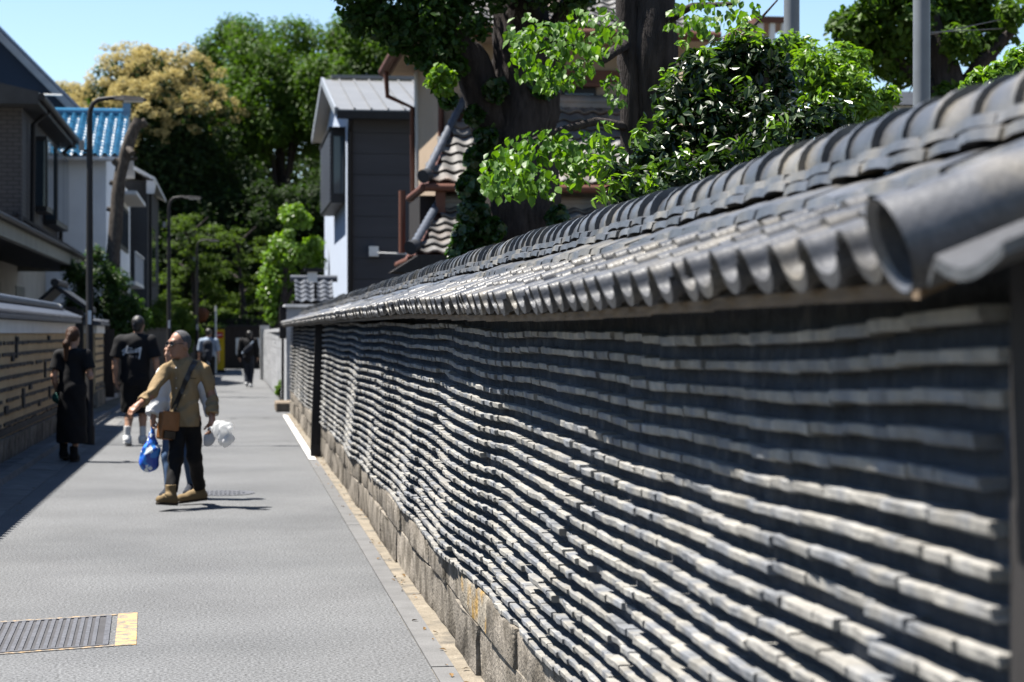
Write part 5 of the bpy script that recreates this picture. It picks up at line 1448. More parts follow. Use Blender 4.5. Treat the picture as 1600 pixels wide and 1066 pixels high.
def body_prims(J, f, fh, s=1.0, slim=1.0, hands=True, leg=1.0):
    g = lambda k: np.array(J[k], float)
    pel, che, neck, hd_ = g('pelvis'), g('chest'), g('neck'), g('head')
    P = [cap(pel, (pel + che) / 2, .118 * slim, .1 * slim, .04, .7, f), cap((pel + che) / 2, che, .1 * slim, .125 * slim, .04, .68, f),
         cap(che + V3(0, 0, .04), neck, .075, .05, .03), cap(neck, hd_ - V3(0, 0, .03), .054, .052, .02)]
    for q in 'LR':
        sh, el, wr = g('s' + q), g('e' + q), g('w' + q)
        P += [cap(che + V3(0, 0, .06), sh, .065, .052 * slim, .03), cap(sh, el, .048 * slim, .041 * slim, .02), cap(el, el + (wr - el) * .35, .04 * slim, .041 * slim, .02), cap(el + (wr - el) * .3, wr, .041 * slim, .026 * slim, .02)]
        if hands: P += hand(wr, g('h' + q), g('n' + q), J.get('curl' + q, .7), s * .98, J.get('t' + q + 'm', 1))
        hp, kn, an, to = g('hip' + q), g('k' + q), g('a' + q), g('t' + q)
        P += [cap(hp, kn, .085 * slim * leg, .056 * slim * leg, .03), cap(kn, kn + (an - kn) * .35, .054 * slim * leg, .056 * slim * leg, .02), cap(kn + (an - kn) * .3, an, .056 * slim * leg, .036 * slim, .02)]
        u = nrm(to - an); P += [cap(an, an + V3(0, 0, -.05), .038, .035, .02), cap(an + V3(0, 0, -.045) - u * .03, to, .034, .026, .02)]
    P += head_prims(hd_, fh, s)
    return P
def skinmat(name, c):
    return pm(name, c, rough=.5, var=.1, scale=14, bump=.05, bscale=200, spec=.35)
SK1 = skinmat('tanned_skin', (0.27, 0.14, 0.09)); SK2 = skinmat('light_skin', (0.33, 0.19, 0.13))
def cloth(name, c, var=.12, rough=.85, **k): return pm(name, c, rough=rough, var=var, scale=6, bump=.12, bscale=180, spec=.2, **k)
C_tan = pm('tan_shirt_cloth', (0.235, 0.17, 0.095), rough=.85, var=.12, scale=6, bump=.9, bscale=17, stretch=(1, 1, .55)); C_blk = cloth('black_cloth', (0.006, 0.006, 0.0075)); C_blk2 = cloth('black_denim', (0.005, 0.005, 0.006)); C_wht = pm('white_cloth', (0.55, 0.56, 0.57), rough=.85, var=.06, scale=6, bump=.6, bscale=16)
C_jean = cloth('blue_denim', (0.05, 0.09, 0.17)); C_navy = cloth('dark_navy_cloth', (0.014, 0.018, 0.028)); C_lblue = cloth('pale_blue_cloth', (0.2, 0.25, 0.33))
C_boot = cloth('tan_suede', (0.16, 0.115, 0.06)); C_sole = cloth('dark_rubber', (0.03, 0.025, 0.02)); C_leather = pm('brown_leather', (0.2, 0.085, 0.03), rough=.4, var=.2, scale=10, spec=.4); C_leath2 = pm('dark_leather', (0.02, 0.015, 0.012), rough=.4, var=.2, spec=.4)
H_gry = pm('cropped_grey_hair', (0.085, 0.085, 0.09), rough=.8, var=.45, scale=60, bump=.6, bscale=200); H_blk = pm('black_hair', (0.008, 0.007, 0.007), rough=.45, var=.3, scale=30, bump=.4, bscale=120, spec=.4, stretch=(1, 1, .2)); H_brn = pm('brown_hair', (0.045, 0.022, 0.013), rough=.45, var=.3, scale=30, bump=.5, bscale=120, stretch=(1, 1, .2))
def person(px, d, label):
    b = at(px, 521, d)
    return thing('person', (b.x, b.y, 0), label, 'person', rz=-YAW)
def shoe(name, an, to, mat, parent, h, top=.06, wd=1.0, sole=None, solemat=None):
    an, to = np.array(an, float), np.array(to, float); u = nrm(to - an - V3(0, 0, (to - an)[2] * 0)); 
    heel = an + V3(0, 0, -.05) - nrm(V3(u[0], u[1], u[2] * .5)) * .035
    P = [cap(heel, to, .046 * wd, .04 * wd, .03), cap(an + V3(0, 0, top), an + V3(0, 0, -.03), .052 * wd, .05 * wd, .03, cut='a'), cap(an + V3(0, 0, -.02), (an + to) / 2 + V3(0, 0, 0.0), .045 * wd, .04 * wd, .03)]
    o = sdf(name, P, h, mat, parent, fold=.0012)
    if solemat:
        s0, s1 = heel - V3(0, 0, .036), to - V3(0, 0, .034)
        P = [cap(s0, s1, .047 * wd, .041 * wd, .01)]
        n_ = nrm(np.cross(np.cross(s1 - s0, V3(0, 0, 1)), s1 - s0))
        sdf('sole', P, h, solemat, o, planes=[(s0 + n_ * .012, n_), (s0 - n_ * .012, -n_)])
    return o

# ---- man in the tan shirt
man = person(290, 18.6, 'grey-haired man with glasses in a tan shirt, striding with one arm swung out')
f_m = nrm(V3(-.42, -.91, 0))[:2]; fh_m = nrm(V3(-.74, -.67, 0))[:2]
J = dict(pelvis=(-.01, 0, .86), chest=(-.005, 0, 1.2), neck=(-.005, 0.0, 1.365), head=(-.052, -.03, 1.515),
         sL=(.168, .03, 1.28), eL=(.24, .03, 1.035), wL=(.262, -.1, .815), hL=(.262, -.14, .71), nL=(-.6, -.8, 0), curlL=.8, tLm=1,
         sR=(-.175, -.05, 1.285), eR=(-.27, -.2, 1.07), wR=(-.365, -.39, .965), hR=(-.45, -.46, .885), nR=(-.1, .2, -1), curlR=.75, tRm=-1,
         hipL=(.08, .02, .82), kL=(.075, .05, .45), aL=(.085, .3, .125), tL=(-.075, .19, .062),
         hipR=(-.085, -.02, .82), kR=(-.065, -.16, .46), aR=(-.085, -.3, .13), tR=(-.155, -.475, .105))
sdf('body', body_prims(J, f_m, fh_m, 1.06, .96, leg=.78), .007, SK1, man)
sh = sdf('shirt', [cap((-.005, 0, .74), (-.01, 0, 1.0), .15, .134, .03, .76, f_m), cap((-.01, 0, 1.0), (-.005, 0, 1.22), .132, .153, .03, .68, f_m), cap((.08, .015, 1.325), (-.09, -.02, 1.325), .056, .056, .04),
         cap((.0, 0, 1.345), J['sL'], .06, .06, .03), cap((.0, 0, 1.345), J['sR'], .06, .06, .03), cap((.0, 0, 1.29), J['sL'], .085, .057, .03), cap((.0, 0, 1.29), J['sR'], .085, .06, .03), cap(J['sL'], J['eL'], .06, .05, .02), cap(J['eL'], (.257, -.065, .88), .052, .047, .015, cut='b'), cap((.254, -.045, .92), (.258, -.07, .873), .054, .054, .004, cut='ab'),
         cap(J['sR'], J['eR'], .062, .052, .02), cap(J['eR'], (-.333, -.325, 1.0), .05, .046, .015, cut='b'), cap((-.312, -.285, 1.02), (-.34, -.34, .99), .053, .053, .004, cut='ab'),
         cap((-.03, -.005, 1.30), (-.03, -.005, 1.5), .054, .054, .01, op='s')],
        .007, C_tan, man, fold=.011, ffreq=26, planes=[((0, 0, .752), (0, 0, -1))])
# collar, placket, buttons, pocket
cl = MB(); ring = []
for k in range(17):
    a = k / 16 * 2 * math.pi * .86 + .22 * math.pi; c_ = V3(-.012, -.002, 1.372)
    dx = f_m[0] * math.cos(a + math.pi) - f_m[1] * math.sin(a + math.pi); dy = f_m[1] * math.cos(a + math.pi) + f_m[0] * math.sin(a + math.pi)
    ring.append((dx, dy))
for k in range(17):
    dx, dy = ring[k]; fr = -(dx * f_m[0] + dy * f_m[1]); lift = .012 * fr
    cl.v += [Vector((-.012 + dx * .062, dy * .062, 1.405 + lift)), Vector((-.012 + dx * .092, dy * .09, 1.352 + lift - (.018 if k in (0, 16) else 0))), Vector((-.012 + dx * .068, dy * .066, 1.352 + lift))]
cl.f += [t_ for k in range(16) for t_ in ((k * 3, k * 3 + 1, k * 3 + 4, k * 3 + 3), (k * 3 + 1, k * 3 + 2, k * 3 + 5, k * 3 + 4), (k * 3 + 2, k * 3, k * 3 + 3, k * 3 + 5))]
cl.build('collar', C_tan, man, local=True)
from mathutils.bvhtree import BVHTree
def bvh_of(o):
    me = o.data; return BVHTree.FromPolygons([v.co for v in me.vertices], [tuple(p.vertices) for p in me.polygons])
bt = bvh_of(sh)
def onsurf(bt, x, z, y0=-1.0, dy=1):
    h_ = bt.ray_cast(Vector((x, y0, z)), Vector((0, dy, 0)))
    return h_[0], h_[1]
for k in range(6):
    p, n_ = onsurf(bt, -.07 - .004 * k * 0, 1.3 - k * .095)
    if p: MB().lathe([(.0075, 0), (.0075, .004), (.004, .005)], 8, Matrix.Translation(p) @ n_.to_track_quat('Z', 'Y').to_matrix().to_4x4()).build('button', C_wht, sh, local=True)
def ribbon(bt, pts, w, off, y0=-1.0, dy=1, steps=8, width_dir=None):
    """flat strip laid on a surface, seen along y"""
    mb = MB(); line = []
    for i in range(len(pts) - 1):
        for s in range(steps):
            t = s / steps; line.append((pts[i][0] + (pts[i + 1][0] - pts[i][0]) * t, pts[i][1] + (pts[i + 1][1] - pts[i][1]) * t))
    line.append(pts[-1]); prev = None
    for i, (x, z) in enumerate(line):
        a = line[max(0, i - 1)]; b = line[min(len(line) - 1, i + 1)]
        tx, tz = b[0] - a[0], b[1] - a[1]; L_ = math.hypot(tx, tz) + 1e-9; nx, nz = -tz / L_, tx / L_
        ps = []
        for q in (-1, 1):
            p, n_ = onsurf(bt, x + nx * w / 2 * q, z + nz * w / 2 * q, y0, dy)
            if p is None: p = prev[0 if q < 0 else 1] if prev else None; n_ = Vector((0, -dy, 0))
            if p is None: return mb
            ps.append(p + n_ * off)
        mb.v += ps; prev = ps
        if i: c = len(mb.v); mb.f.append((c - 4, c - 3, c - 1, c - 2))
    return mb
ribbon(bt, [(-.072, 1.335), (-.07, .77)], .03, .003).build('placket', C_tan, sh, local=True)
ribbon(bt, [(.035, 1.205), (.115, 1.2)], .006, .003).build('pocket_seam', C_sole, sh, local=True)
sdf('trousers', [cap((-.01, 0, .86), (-.01, 0, .78), .112, .116, .02, .7, f_m), cap((.065, .02, .77), J['kL'], .083, .068, .03), cap(J['kL'], (.085, .28, .16), .066, .058, .03, cut='b'),
                 cap((-.07, -.01, .77), J['kR'], .083, .068, .03), cap(J['kR'], (-.085, -.29, .16), .066, .058, .03, cut='b')], .008, C_blk2, man, fold=.004, ffreq=34)
shoe('boot', J['aL'], J['tL'], C_boot, man, .007, top=.1, wd=1.0, solemat=C_sole)
shoe('boot', J['aR'], J['tR'], C_boot, man, .007, top=.1, wd=1.0, solemat=C_sole)
hc = V3(*J['head']); fm3 = V3(fh_m[0], fh_m[1], 0); sdm = V3(-fm3[1], fm3[0], 0)
sdf('hair', [ell(hc + V3(0, 0, .028) - fm3 * .013, (.0845, .1065, .1075), .01, tuple(fh_m))], .006, H_gry, man, planes=[(hc + fm3 * .035 + V3(0, 0, .09), nrm(fm3 * .85 - V3(0, 0, .38))), (hc - fm3 * .02 + V3(0, 0, -.02), nrm(fm3 * .35 + V3(0, 0, -1)))])
gl = MB()
for q in (-1, 1):
    cc = hc + V3(0, 0, .008) + fm3 * .108 + sdm * .036 * q
    gl.tube([tuple(cc + sdm * .03 * math.cos(a) + V3(0, 0, 1) * .021 * math.sin(a)) for a in [k * math.pi / 7 for k in range(15)]], .0055, 6)
    gl.tube([tuple(cc + sdm * .03 * q), tuple(hc + fm3 * .07 + sdm * .083 * q + V3(0, 0, .012)), tuple(hc - fm3 * .02 + sdm * .086 * q + V3(0, 0, .008))], .005, 6)
gl.tube([tuple(hc + V3(0, 0, .01) + fm3 * .112 - sdm * .008), tuple(hc + V3(0, 0, .01) + fm3 * .112 + sdm * .008)], .005, 6)
gl.build('glasses', C_leath2, man, local=True)
ln = MB()
for q in (-1, 1):
    cc = hc + V3(0, 0, .008) + fm3 * .106 + sdm * .036 * q
    ln.add([tuple(cc + sdm * .028 * math.cos(k * math.pi / 6) + V3(0, 0, 1) * .019 * math.sin(k * math.pi / 6)) for k in range(12)], [tuple(range(12))])
ln.build('lens', M_glass, man, local=True)
for q in (-1, 1):
    ec = hc + V3(0, 0, .008) + fm3 * .08 + sdm * .032 * q
    sdf('eye', [ell(ec, (.012, .012, .010), .004)], .004, C_wht, man)
# shoulder bag on its strap
bagl = at(270, 521, 18.45)
bag = thing('leather_shoulder_bag', (man.location.x, man.location.y, .6), 'brown leather shoulder bag on a black strap across the tan shirt', 'bag', rz=-YAW)
def loc_build(mb, name, mat, parent, smooth=None):      # coordinates given in the wearer's frame
    for i, v in enumerate(mb.v): mb.v[i] = v - Vector((0, 0, .6))
    return mb.build(name, mat, parent, smooth, local=True)
Mb = Matrix.Translation((-.14, -.17, .775)) @ Euler((.06, .1, .9)).to_matrix().to_4x4()
bevel(loc_build(MB().box(-.1, .1, -.035, .035, -.14, .12, Mb), 'pouch', C_leather, bag), .02, 3)
bevel(loc_build(MB().box(-.104, .104, -.046, -.036, -.05, .125, Mb), 'flap', C_leather, bag), .008, 2)
bevel(loc_build(MB().box(-.07, .07, -.055, -.036, -.13, -.055, Mb), 'front_pocket', C_leath2, bag), .008, 2)
rb = ribbon(bt, [(.095, 1.36), (.06, 1.27), (-.02, 1.08), (-.1, .9)], .048, .009)
loc_build(rb, 'strap', C_leath2, bag)
M_plas = pm('white_plastic_film', (0.85, 0.86, 0.87), rough=.35, var=.05, scale=8, bump=1.0, bscale=22, trans=.65, spec=.4)
pb = thing('plastic_bag', (man.location.x, man.location.y, .5), 'full white plastic bag billowing from the tan-shirted man\'s hand', 'bag', rz=-YAW)
def shift(P, dz):
    for p in P:
        for q in ('a', 'b', 'c'):
            if q in p: p[q] = p[q] + V3(0, 0, dz)
    return P
sdf('sack', shift([cap((.275, -.17, .735), (.33, -.2, .74), .02, .05, .02), ell((.385, -.24, .71), (.085, .045, .085), .03), ell((.412, -.25, .64), (.055, .04, .07), .03), ell((.36, -.22, .775), (.055, .04, .045), .02), cap((.43, -.24, .77), (.44, -.25, .68), .03, .035, .02)], -.5), .006, M_plas, pb, fold=.011, ffreq=48)
sdf('twisted_neck', shift([cap((.262, -.15, .745), (.3, -.18, .74), .012, .03, .01)], -.5), .006, M_plas, pb)

# ---- woman behind him
w2 = person(290, 19.5, 'woman in a white top and blue jeans walking close behind the tan-shirted man')
f2 = nrm(V3(-.35, -.93, 0))[:2]
J2 = dict(pelvis=(-.04, 0, .82), chest=(-.03, 0, 1.14), neck=(-.055, -.02, 1.3), head=(-.11, -.04, 1.435),
          sL=(.14, .03, 1.22), eL=(.225, .06, .98), wL=(.262, .0, .765), hL=(.272, -.03, .66), nL=(-.8, -.4, 0), curlL=.7, tLm=1,
          sR=(-.2, -.02, 1.215), eR=(-.26, -.02, .98), wR=(-.30, -.1, .80), hR=(-.305, -.1, .69), nR=(.9, -.2, 0), curlR=1.5, tRm=-1,
          hipL=(.03, .02, .79), kL=(.02, .03, .43), aL=(.03, .22, .12), tL=(.0, .06, .05),
          hipR=(-.11, -.02, .79), kR=(-.15, -.1, .43), aR=(-.125, -.16, .11), tR=(-.165, -.33, .055))
sdf('body', body_prims(J2, f2, (-.6, -.8), .95, .88, leg=.75), .008, SK2, w2)
sdf('top', [cap((-.04, 0, .72), (-.035, 0, 1.0), .175, .15, .05, .7, f2), cap((-.035, 0, 1.0), (-.03, 0, 1.16), .15, .15, .05, .68, f2), cap((-.03, 0, 1.24), J2['sL'], .09, .075, .05), cap((-.03, 0, 1.24), J2['sR'], .09, .075, .05),
            cap(J2['sL'], J2['eL'], .085, .085, .03), cap(J2['eL'], (.255, .02, .81), .08, .07, .03, cut='b'), cap(J2['sR'], J2['eR'], .09, .1, .03), cap(J2['eR'], (-.295, -.08, .82), .1, .09, .03, cut='b'), cap((-.05, -.02, 1.24), (-.05, -.02, 1.45), .055, .055, .01, op='s')], .008, C_wht, w2, fold=.005, planes=[((0, 0, .70), (0, 0, -1))])
sdf('jeans', [cap((-.04, 0, .86), (-.04, 0, .78), .14, .145, .04, .74, f2), cap(J2['hipL'], J2['kL'], .09, .065, .05), cap(J2['kL'], (.03, .2, .15), .062, .05, .04, cut='b'), cap(J2['hipR'], J2['kR'], .09, .068, .05), cap(J2['kR'], (-.127, -.155, .14), .064, .052, .04, cut='b')], .008, C_jean, w2, fold=.003)
shoe('shoe', J2['aL'], J2['tL'], C_navy, w2, .008, top=.03, solemat=C_wht); shoe('shoe', J2['aR'], J2['tR'], C_navy, w2, .008, top=.03, solemat=C_sole)
h2 = V3(*J2['head'])
sdf('hair', [ell(h2 + V3(.01, .012, .025), (.098, .105, .11), .02), cap(h2 + V3(.02, .05, -.02), h2 + V3(.03, .06, -.2), .07, .05, .04), cap(h2 + V3(-.06, .0, 0), h2 + V3(-.06, .02, -.17), .035, .025, .03)], .008, H_brn, w2, planes=[(h2 + V3(-.045, -.055, 0), nrm(V3(-.6, -.8, -.25)))])
bb = thing('blue_patterned_bag', (w2.location.x, w2.location.y, .5), 'blue and white patterned shopping bag hanging from the hand of the woman in white', 'bag', rz=-YAW)
M_bluebag = bpy.data.materials.new('blue_spotted_plastic'); M_bluebag.use_nodes = True
N_ = M_bluebag.node_tree.nodes; L_ = M_bluebag.node_tree.links
g_ = N_.new('ShaderNodeTexCoord'); vo = N_.new('ShaderNodeTexVoronoi'); vo.inputs['Scale'].default_value = 26; L_.new(g_.outputs['Object'], vo.inputs['Vector'])
cr_ = N_.new('ShaderNodeValToRGB'); cr_.color_ramp.interpolation = 'CONSTANT'
cr_.color_ramp.elements[0].color = (0.012, 0.05, 0.3, 1); cr_.color_ramp.elements[1].position = .3; cr_.color_ramp.elements[1].color = (0.02, 0.16, 0.5, 1)
e_ = cr_.color_ramp.elements.new(.62); e_.color = (0.5, 0.55, 0.6, 1); e_ = cr_.color_ramp.elements.new(.8); e_.color = (0.015, 0.09, 0.4, 1)
sx = N_.new('ShaderNodeSeparateColor'); L_.new(vo.outputs['Color'], sx.inputs[0]); L_.new(sx.outputs[0], cr_.inputs[0]); L_.new(cr_.outputs[0], N_['Principled BSDF'].inputs['Base Color']); N_['Principled BSDF'].inputs['Roughness'].default_value = .35
sdf('sack', shift([cap((-.305, -.1, .63), (-.325, -.1, .45), .035, .085, .04, .6, (0, 1)), cap((-.325, -.1, .45), (-.34, -.1, .355), .09, .095, .04, .6, (0, 1))], -.5), .007, M_bluebag, bb, fold=.006, ffreq=30)
sdf('handle', shift([cap((-.3, -.11, .745), (-.305, -.1, .61), .012, .03, .01)], -.5), .006, M_bluebag, bb)
pb2 = thing('plastic_bag', (w2.location.x, w2.location.y, .5), 'small limp clear plastic bag in the left hand of the woman in white', 'bag', rz=-YAW)
sdf('sack', shift([cap((.26, -.02, .73), (.235, -.02, .60), .02, .045, .03, .5, (0, 1)), ell((.225, -.02, .57), (.055, .03, .06), .03)], -.5), .007, M_plas, pb2, fold=.004)
sdf('handle', shift([cap((.268, -.02, .76), (.26, -.02, .72), .008, .018, .01)], -.5), .006, M_plas, pb2)

# ---- woman in black, walking away
w3 = person(113, 25.1, 'woman with a brown ponytail in a long black dress, walking away along the plaster wall')
J3 = dict(pelvis=(0, 0, .94), chest=(0, 0, 1.24), neck=(0, .0, 1.43), head=(.01, .02, 1.585),
          sL=(.165, 0, 1.345), eL=(.235, -.03, 1.08), wL=(.15, .2, 1.14), hL=(.08, .28, 1.18), nL=(-.5, -.2, .6), tLm=1,
          sR=(-.165, 0, 1.345), eR=(-.225, -.04, 1.08), wR=(-.2, .06, .87), hR=(-.17, .1, .79), nR=(.8, .2, .2), curlR=1.3, tRm=-1,
          hipL=(.08, .0, .9), kL=(.07, .03, .48), aL=(.03, -.05, .1), tL=(.03, .13, .05), hipR=(-.08, 0, .9), kR=(-.08, .12, .5), aR=(-.11, .0, .13), tR=(-.11, .16, .06))
sdf('body', body_prims(J3, (0, 1), (.35, .94), .97, .9), .008, SK2, w3)
sdf('dress', [cap((0, 0, .9), (0, 0, 1.1), .17, .14, .05, .75, (0, 1)), cap((0, 0, 1.1), (0, 0, 1.28), .145, .15, .05, .68, (0, 1)), cap((0, 0, 1.34), J3['sL'], .09, .075, .05), cap((0, 0, 1.34), J3['sR'], .09, .075, .05),
              cap(J3['sL'], (.215, -.015, 1.17), .08, .085, .03, cut='b'), cap(J3['sR'], (-.205, -.02, 1.17), .08, .085, .03, cut='b'), cap((0, 0, .92), (-.01, .01, .24), .17, .2, .06, .75, (0, 1), cut='b'), cap((0, 0, 1.42), (0, .02, 1.6), .055, .055, .01, op='s')], .009, C_blk, w3, fold=.006, ffreq=16)
shoe('boot', J3['aL'], J3['tL'], C_blk2, w3, .008, top=.1, solemat=C_sole); shoe('boot', J3['aR'], J3['tR'], C_blk2, w3, .008, top=.1, solemat=C_sole)
h3 = V3(*J3['head'])
sdf('hair', [ell(h3 + V3(-.005, -.018, .022), (.09, .1, .105), .02), cap(h3 + V3(-.03, -.1, .0), h3 + V3(-.06, -.13, -.1), .035, .042, .03), cap(h3 + V3(-.06, -.13, -.1), h3 + V3(-.065, -.14, -.3), .042, .02, .03)], .007, H_brn, w3, planes=[(h3 + V3(.02, .03, 0), nrm(V3(.35, .94, -.35)))])
pz = thing('green_pouch', (w3.location.x, w3.location.y, .8), 'small green and black pouch held by the woman in the black dress', 'bag', rz=-YAW)
M_green = pm('green_pouch_cloth', (0.012, 0.07, 0.06), rough=.5, var=.5, scale=25)
sdf('pouch', [cap((-.2, .05, .02), (-.14, .02, .03), .06, .06, .02, .7, (0, 1)), ell((-.17, .03, 0), (.085, .06, .075), .03)], .008, M_green, pz, fold=.004)
sdf('wrist_strap', [cap((-.2, .07, .05), (-.2, .07, .09), .01, .01, .01)], .005, C_blk2, pz)

# ---- man in the black printed T-shirt
m4 = person(211, 28.7, 'tall man in black shorts and T-shirt with white script print')
J4 = dict(pelvis=(0, 0, 1.02), chest=(.01, 0, 1.36), neck=(.025, .01, 1.58), head=(.045, .03, 1.745),
          sL=(.215, 0, 1.5), eL=(.305, -.02, 1.22), wL=(.315, .08, .98), hL=(.31, .13, .87), nL=(-1, 0, 0), tLm=1,
          sR=(-.205, 0, 1.5), eR=(-.28, -.02, 1.21), wR=(-.285, .02, .945), hR=(-.265, .05, .83), nR=(1, 0, 0), tRm=-1,
          hipL=(.09, .0, .98), kL=(.1, .06, .53), aL=(.105, .04, .12), tL=(.12, .22, .055), hipR=(-.09, 0, .98), kR=(-.08, .02, .53), aR=(-.085, -.14, .13), tR=(-.1, .05, .055))
sdf('body', body_prims(J4, (0, 1), (.15, .99), 1.03, 1.05), .008, SK2, m4)
tee = sdf('t_shirt', [cap((.0, 0, .92), (.005, 0, 1.2), .205, .195, .05, .68, (0, 1)), cap((.005, 0, 1.2), (.01, 0, 1.42), .195, .205, .05, .64, (0, 1)), cap((.02, 0, 1.5), J4['sL'], .11, .09, .05), cap((.02, 0, 1.5), J4['sR'], .11, .09, .05),
            cap(J4['sL'], (.285, -.015, 1.27), .1, .098, .03, cut='b'), cap(J4['sR'], (-.265, -.015, 1.27), .1, .098, .03, cut='b'), cap((.02, .01, 1.5), (.04, .02, 1.8), .06, .06, .01, op='s')], .009, C_blk, m4, fold=.0035, ffreq=18, planes=[((0, 0, .86), (0, 0, -1))])
sdf('shorts', [cap((0, 0, 1.04), (0, 0, .95), .18, .19, .04, .75, (0, 1)), cap(J4['hipL'], (.105, .05, .48), .125, .115, .04, cut='b'), cap(J4['hipR'], (-.09, .02, .48), .125, .115, .04, cut='b')], .009, C_blk2, m4, fold=.004)
for q in 'LR':
    a_ = V3(*J4['a' + q]); sdf('sock', [cap(a_ + V3(0, .005, .16), a_ - V3(0, 0, .02), .05, .045, .01, cut='a')], .008, C_wht, m4)
    shoe('shoe', J4['a' + q], J4['t' + q], C_wht, m4, .008, top=.02, wd=1.15, solemat=C_wht)
h4 = V3(*J4['head'])
sdf('hair', [ell(h4 + V3(-.005, -.02, .03), (.093, .105, .105), .02), ell(h4 + V3(-.01, -.06, -.06), (.06, .05, .05), .03)], .008, H_blk, m4, planes=[(h4 + V3(.01, .04, 0), nrm(V3(.15, .99, -.3)))])
sdf('cap_tie', [ell(h4 + V3(-.04, -.1, .0), (.025, .02, .03), .01)], .006, C_navy, m4)
sdf('wristwatch', [cap((-.287, .018, .965), (-.286, .02, .985), .034, .034, .004, cut='ab')], .005, C_leath2, m4)
b4 = bvh_of(tee)
def stroke(pts, w=.011): return ribbon(b4, pts, w, .006, steps=5)
pr = MB()
def addm(mb, mb2): mb.add(mb2.v, mb2.f)
ox, oz = -.005, 1.37
for pts, w in (([(-.11, .035), (-.165, -.01), (-.115, -.005), (-.15, -.055), (-.125, -.06)], .013), ([(-.075, .075), (-.115, -.045)], .014), ([(-.1, .05), (-.01, .035)], .009), ([(-.125, .02), (-.06, .012)], .008),
               ([(-.085, .005), (-.09, -.03), (-.065, -.03), (-.058, .01), (-.06, -.035)], .01), ([(-.02, .012), (-.042, -.002), (-.02, -.018), (-.045, -.032)], .01), ([(.012, .014), (-.006, -.002), (.012, -.018), (-.01, -.032)], .01), ([(-.02, .03), (-.015, .022)], .008),
               ([(.045, .03), (.03, -.02), (.05, -.02), (.075, .04)], .013), ([(.105, .045), (.075, -.03)], .014), ([(.075, .03), (.115, .05), (.105, .0), (.085, -.12)], .014)):
    addm(pr, stroke([(x + ox, z + oz) for x, z in pts], w))
M_print = pm('white_shirt_print', (0.55, 0.57, 0.6), rough=.7, var=.05, bump=0)
pr.build('script_print', M_print, tee, local=True)
pr2 = MB()
for pts in ([(-.06, -.068), (-.03, -.068)], [(-.045, -.068), (-.045, -.1)], [(-.018, -.1), (-.015, -.07), (-.005, -.09), (.005, -.07), (.008, -.1)], [(.045, -.07), (.045, -.1), (.06, -.095), (.064, -.08), (.045, -.07)]):
    addm(pr2, stroke([(x + ox, z + oz) for x, z in pts], .007))
pr2.build('small_print', pm('grey_shirt_print', (0.12, 0.12, 0.13), rough=.7, var=.05, bump=0), tee, local=True)

# ---- two walkers farther off
m5 = person(326, 55.4, 'walker in a pale blue shirt with a dark backpack, heading up the street')
J5 = dict(pelvis=(0, 0, .95), chest=(0, 0, 1.27), neck=(0, 0, 1.47), head=(0, .02, 1.63), sL=(.19, 0, 1.4), eL=(.25, .02, 1.13), wL=(.27, .05, .9), hL=(.27, .08, .8), nL=(-1, 0, 0), sR=(-.19, 0, 1.4), eR=(-.25, .02, 1.13), wR=(-.27, .05, .9), hR=(-.27, .08, .8), nR=(1, 0, 0), tRm=-1,
          hipL=(.085, 0, .92), kL=(.09, .06, .5), aL=(.1, .0, .11), tL=(.11, .17, .05), hipR=(-.085, 0, .92), kR=(-.08, .0, .5), aR=(-.09, -.16, .12), tR=(-.09, .02, .05))
sdf('body', body_prims(J5, (0, 1), (0, 1), 1, 1, leg=.75), .012, SK2, m5)
sdf('shirt', [cap((0, 0, .88), (0, 0, 1.33), .17, .18, .05, .68, (0, 1)), cap((0, 0, 1.4), J5['sL'], .1, .08, .05), cap((0, 0, 1.4), J5['sR'], .1, .08, .05), cap(J5['sL'], J5['eL'], .085, .085, .03, cut='b'), cap(J5['sR'], J5['eR'], .085, .085, .03, cut='b')], .012, C_lblue, m5, fold=.004)
sdf('trousers', [cap((0, 0, .98), (0, 0, .9), .15, .16, .04, .75, (0, 1)), cap(J5['hipL'], J5['kL'], .1, .075, .05), cap(J5['kL'], (.1, 0, .13), .072, .06, .04), cap(J5['hipR'], J5['kR'], .1, .075, .05), cap(J5['kR'], (-.09, -.15, .13), .072, .06, .04)], .012, C_blk2, m5)
for q in 'LR': shoe('shoe', J5['a' + q], J5['t' + q], C_wht, m5, .012, top=.02)
sdf('hair', [ell((0, 0, 1.655), (.09, .1, .105), .02)], .01, H_blk, m5, planes=[((0, .05, 1.63), nrm(V3(0, 1, -.3)))])
k5 = thing('backpack', (m5.location.x, m5.location.y, 1.0), 'dark backpack on the walker in the pale blue shirt', 'backpack', rz=-YAW)
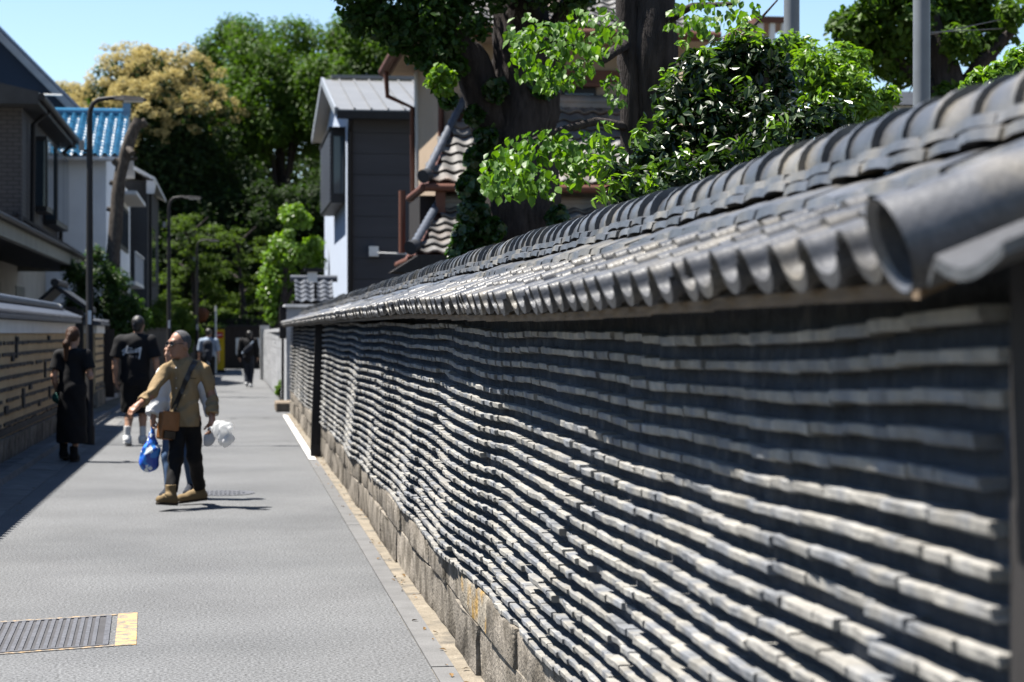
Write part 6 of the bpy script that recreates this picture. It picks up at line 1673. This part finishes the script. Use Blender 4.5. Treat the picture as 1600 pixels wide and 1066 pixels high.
sdf('sack', [cap((0, -.17, -.02), (0, -.17, .3), .13, .14, .04, .6, (0, 1))], .012, C_navy, k5, fold=.003); sdf('front_pocket', [cap((0, -.26, 0), (0, -.26, .1), .07, .07, .03, .5, (0, 1))], .012, C_navy, k5)
m6 = person(388, 59.3, 'walker in dark jacket and jeans heading away near the block wall')
J6 = dict(J5); J6.update(aL=(.07, -.02, .11), tL=(.08, .16, .05), kL=(.085, .1, .48), aR=(-.05, -.02, .16), tR=(-.05, .12, .06), kR=(-.08, .12, .5), head=(.03, .02, 1.57), neck=(.02, 0, 1.42))
sdf('body', body_prims(J6, (0, 1), (.2, .98), .95, .95, leg=.75), .012, SK2, m6)
sdf('jacket', [cap((0, 0, .9), (0, 0, 1.28), .18, .19, .05, .7, (0, 1)), cap((0, 0, 1.35), J6['sL'], .1, .09, .05), cap((0, 0, 1.35), J6['sR'], .1, .09, .05), cap(J6['sL'], J6['eL'], .09, .08, .03), cap(J6['eL'], J6['wL'], .08, .06, .03, cut='b'), cap(J6['sR'], J6['eR'], .09, .08, .03), cap(J6['eR'], J6['wR'], .08, .06, .03, cut='b')], .012, C_blk, m6, fold=.004)
sdf('jeans', [cap((0, 0, .98), (0, 0, .9), .15, .16, .04, .75, (0, 1)), cap(J6['hipL'], J6['kL'], .1, .075, .05), cap(J6['kL'], (.07, -.02, .13), .072, .06, .04), cap(J6['hipR'], J6['kR'], .1, .075, .05), cap(J6['kR'], (-.05, -.02, .17), .072, .06, .04)], .012, C_navy, m6)
for q in 'LR': shoe('shoe', J6['a' + q], J6['t' + q], C_wht, m6, .012, top=.02)
sdf('hair', [ell((.03, -.005, 1.6), (.09, .1, .105), .02), ell((.03, -.05, 1.52), (.07, .05, .07), .03)], .01, H_blk, m6, planes=[((.03, .05, 1.6), nrm(V3(.2, .98, -.3)))])
k6 = thing('sling_bag', (m6.location.x, m6.location.y, 1.0), 'grey sling bag across the back of the dark-jacketed walker', 'bag', rz=-YAW)
sdf('pouch', [cap((-.06, -.17, .1), (.08, -.17, .22), .07, .08, .03, .5, (0, 1))], .012, C_navy, k6)
sdf('strap', [cap((-.17, -.13, .02), (.16, -.13, .37), .022, .022, .02)], .01, C_lblue, k6)
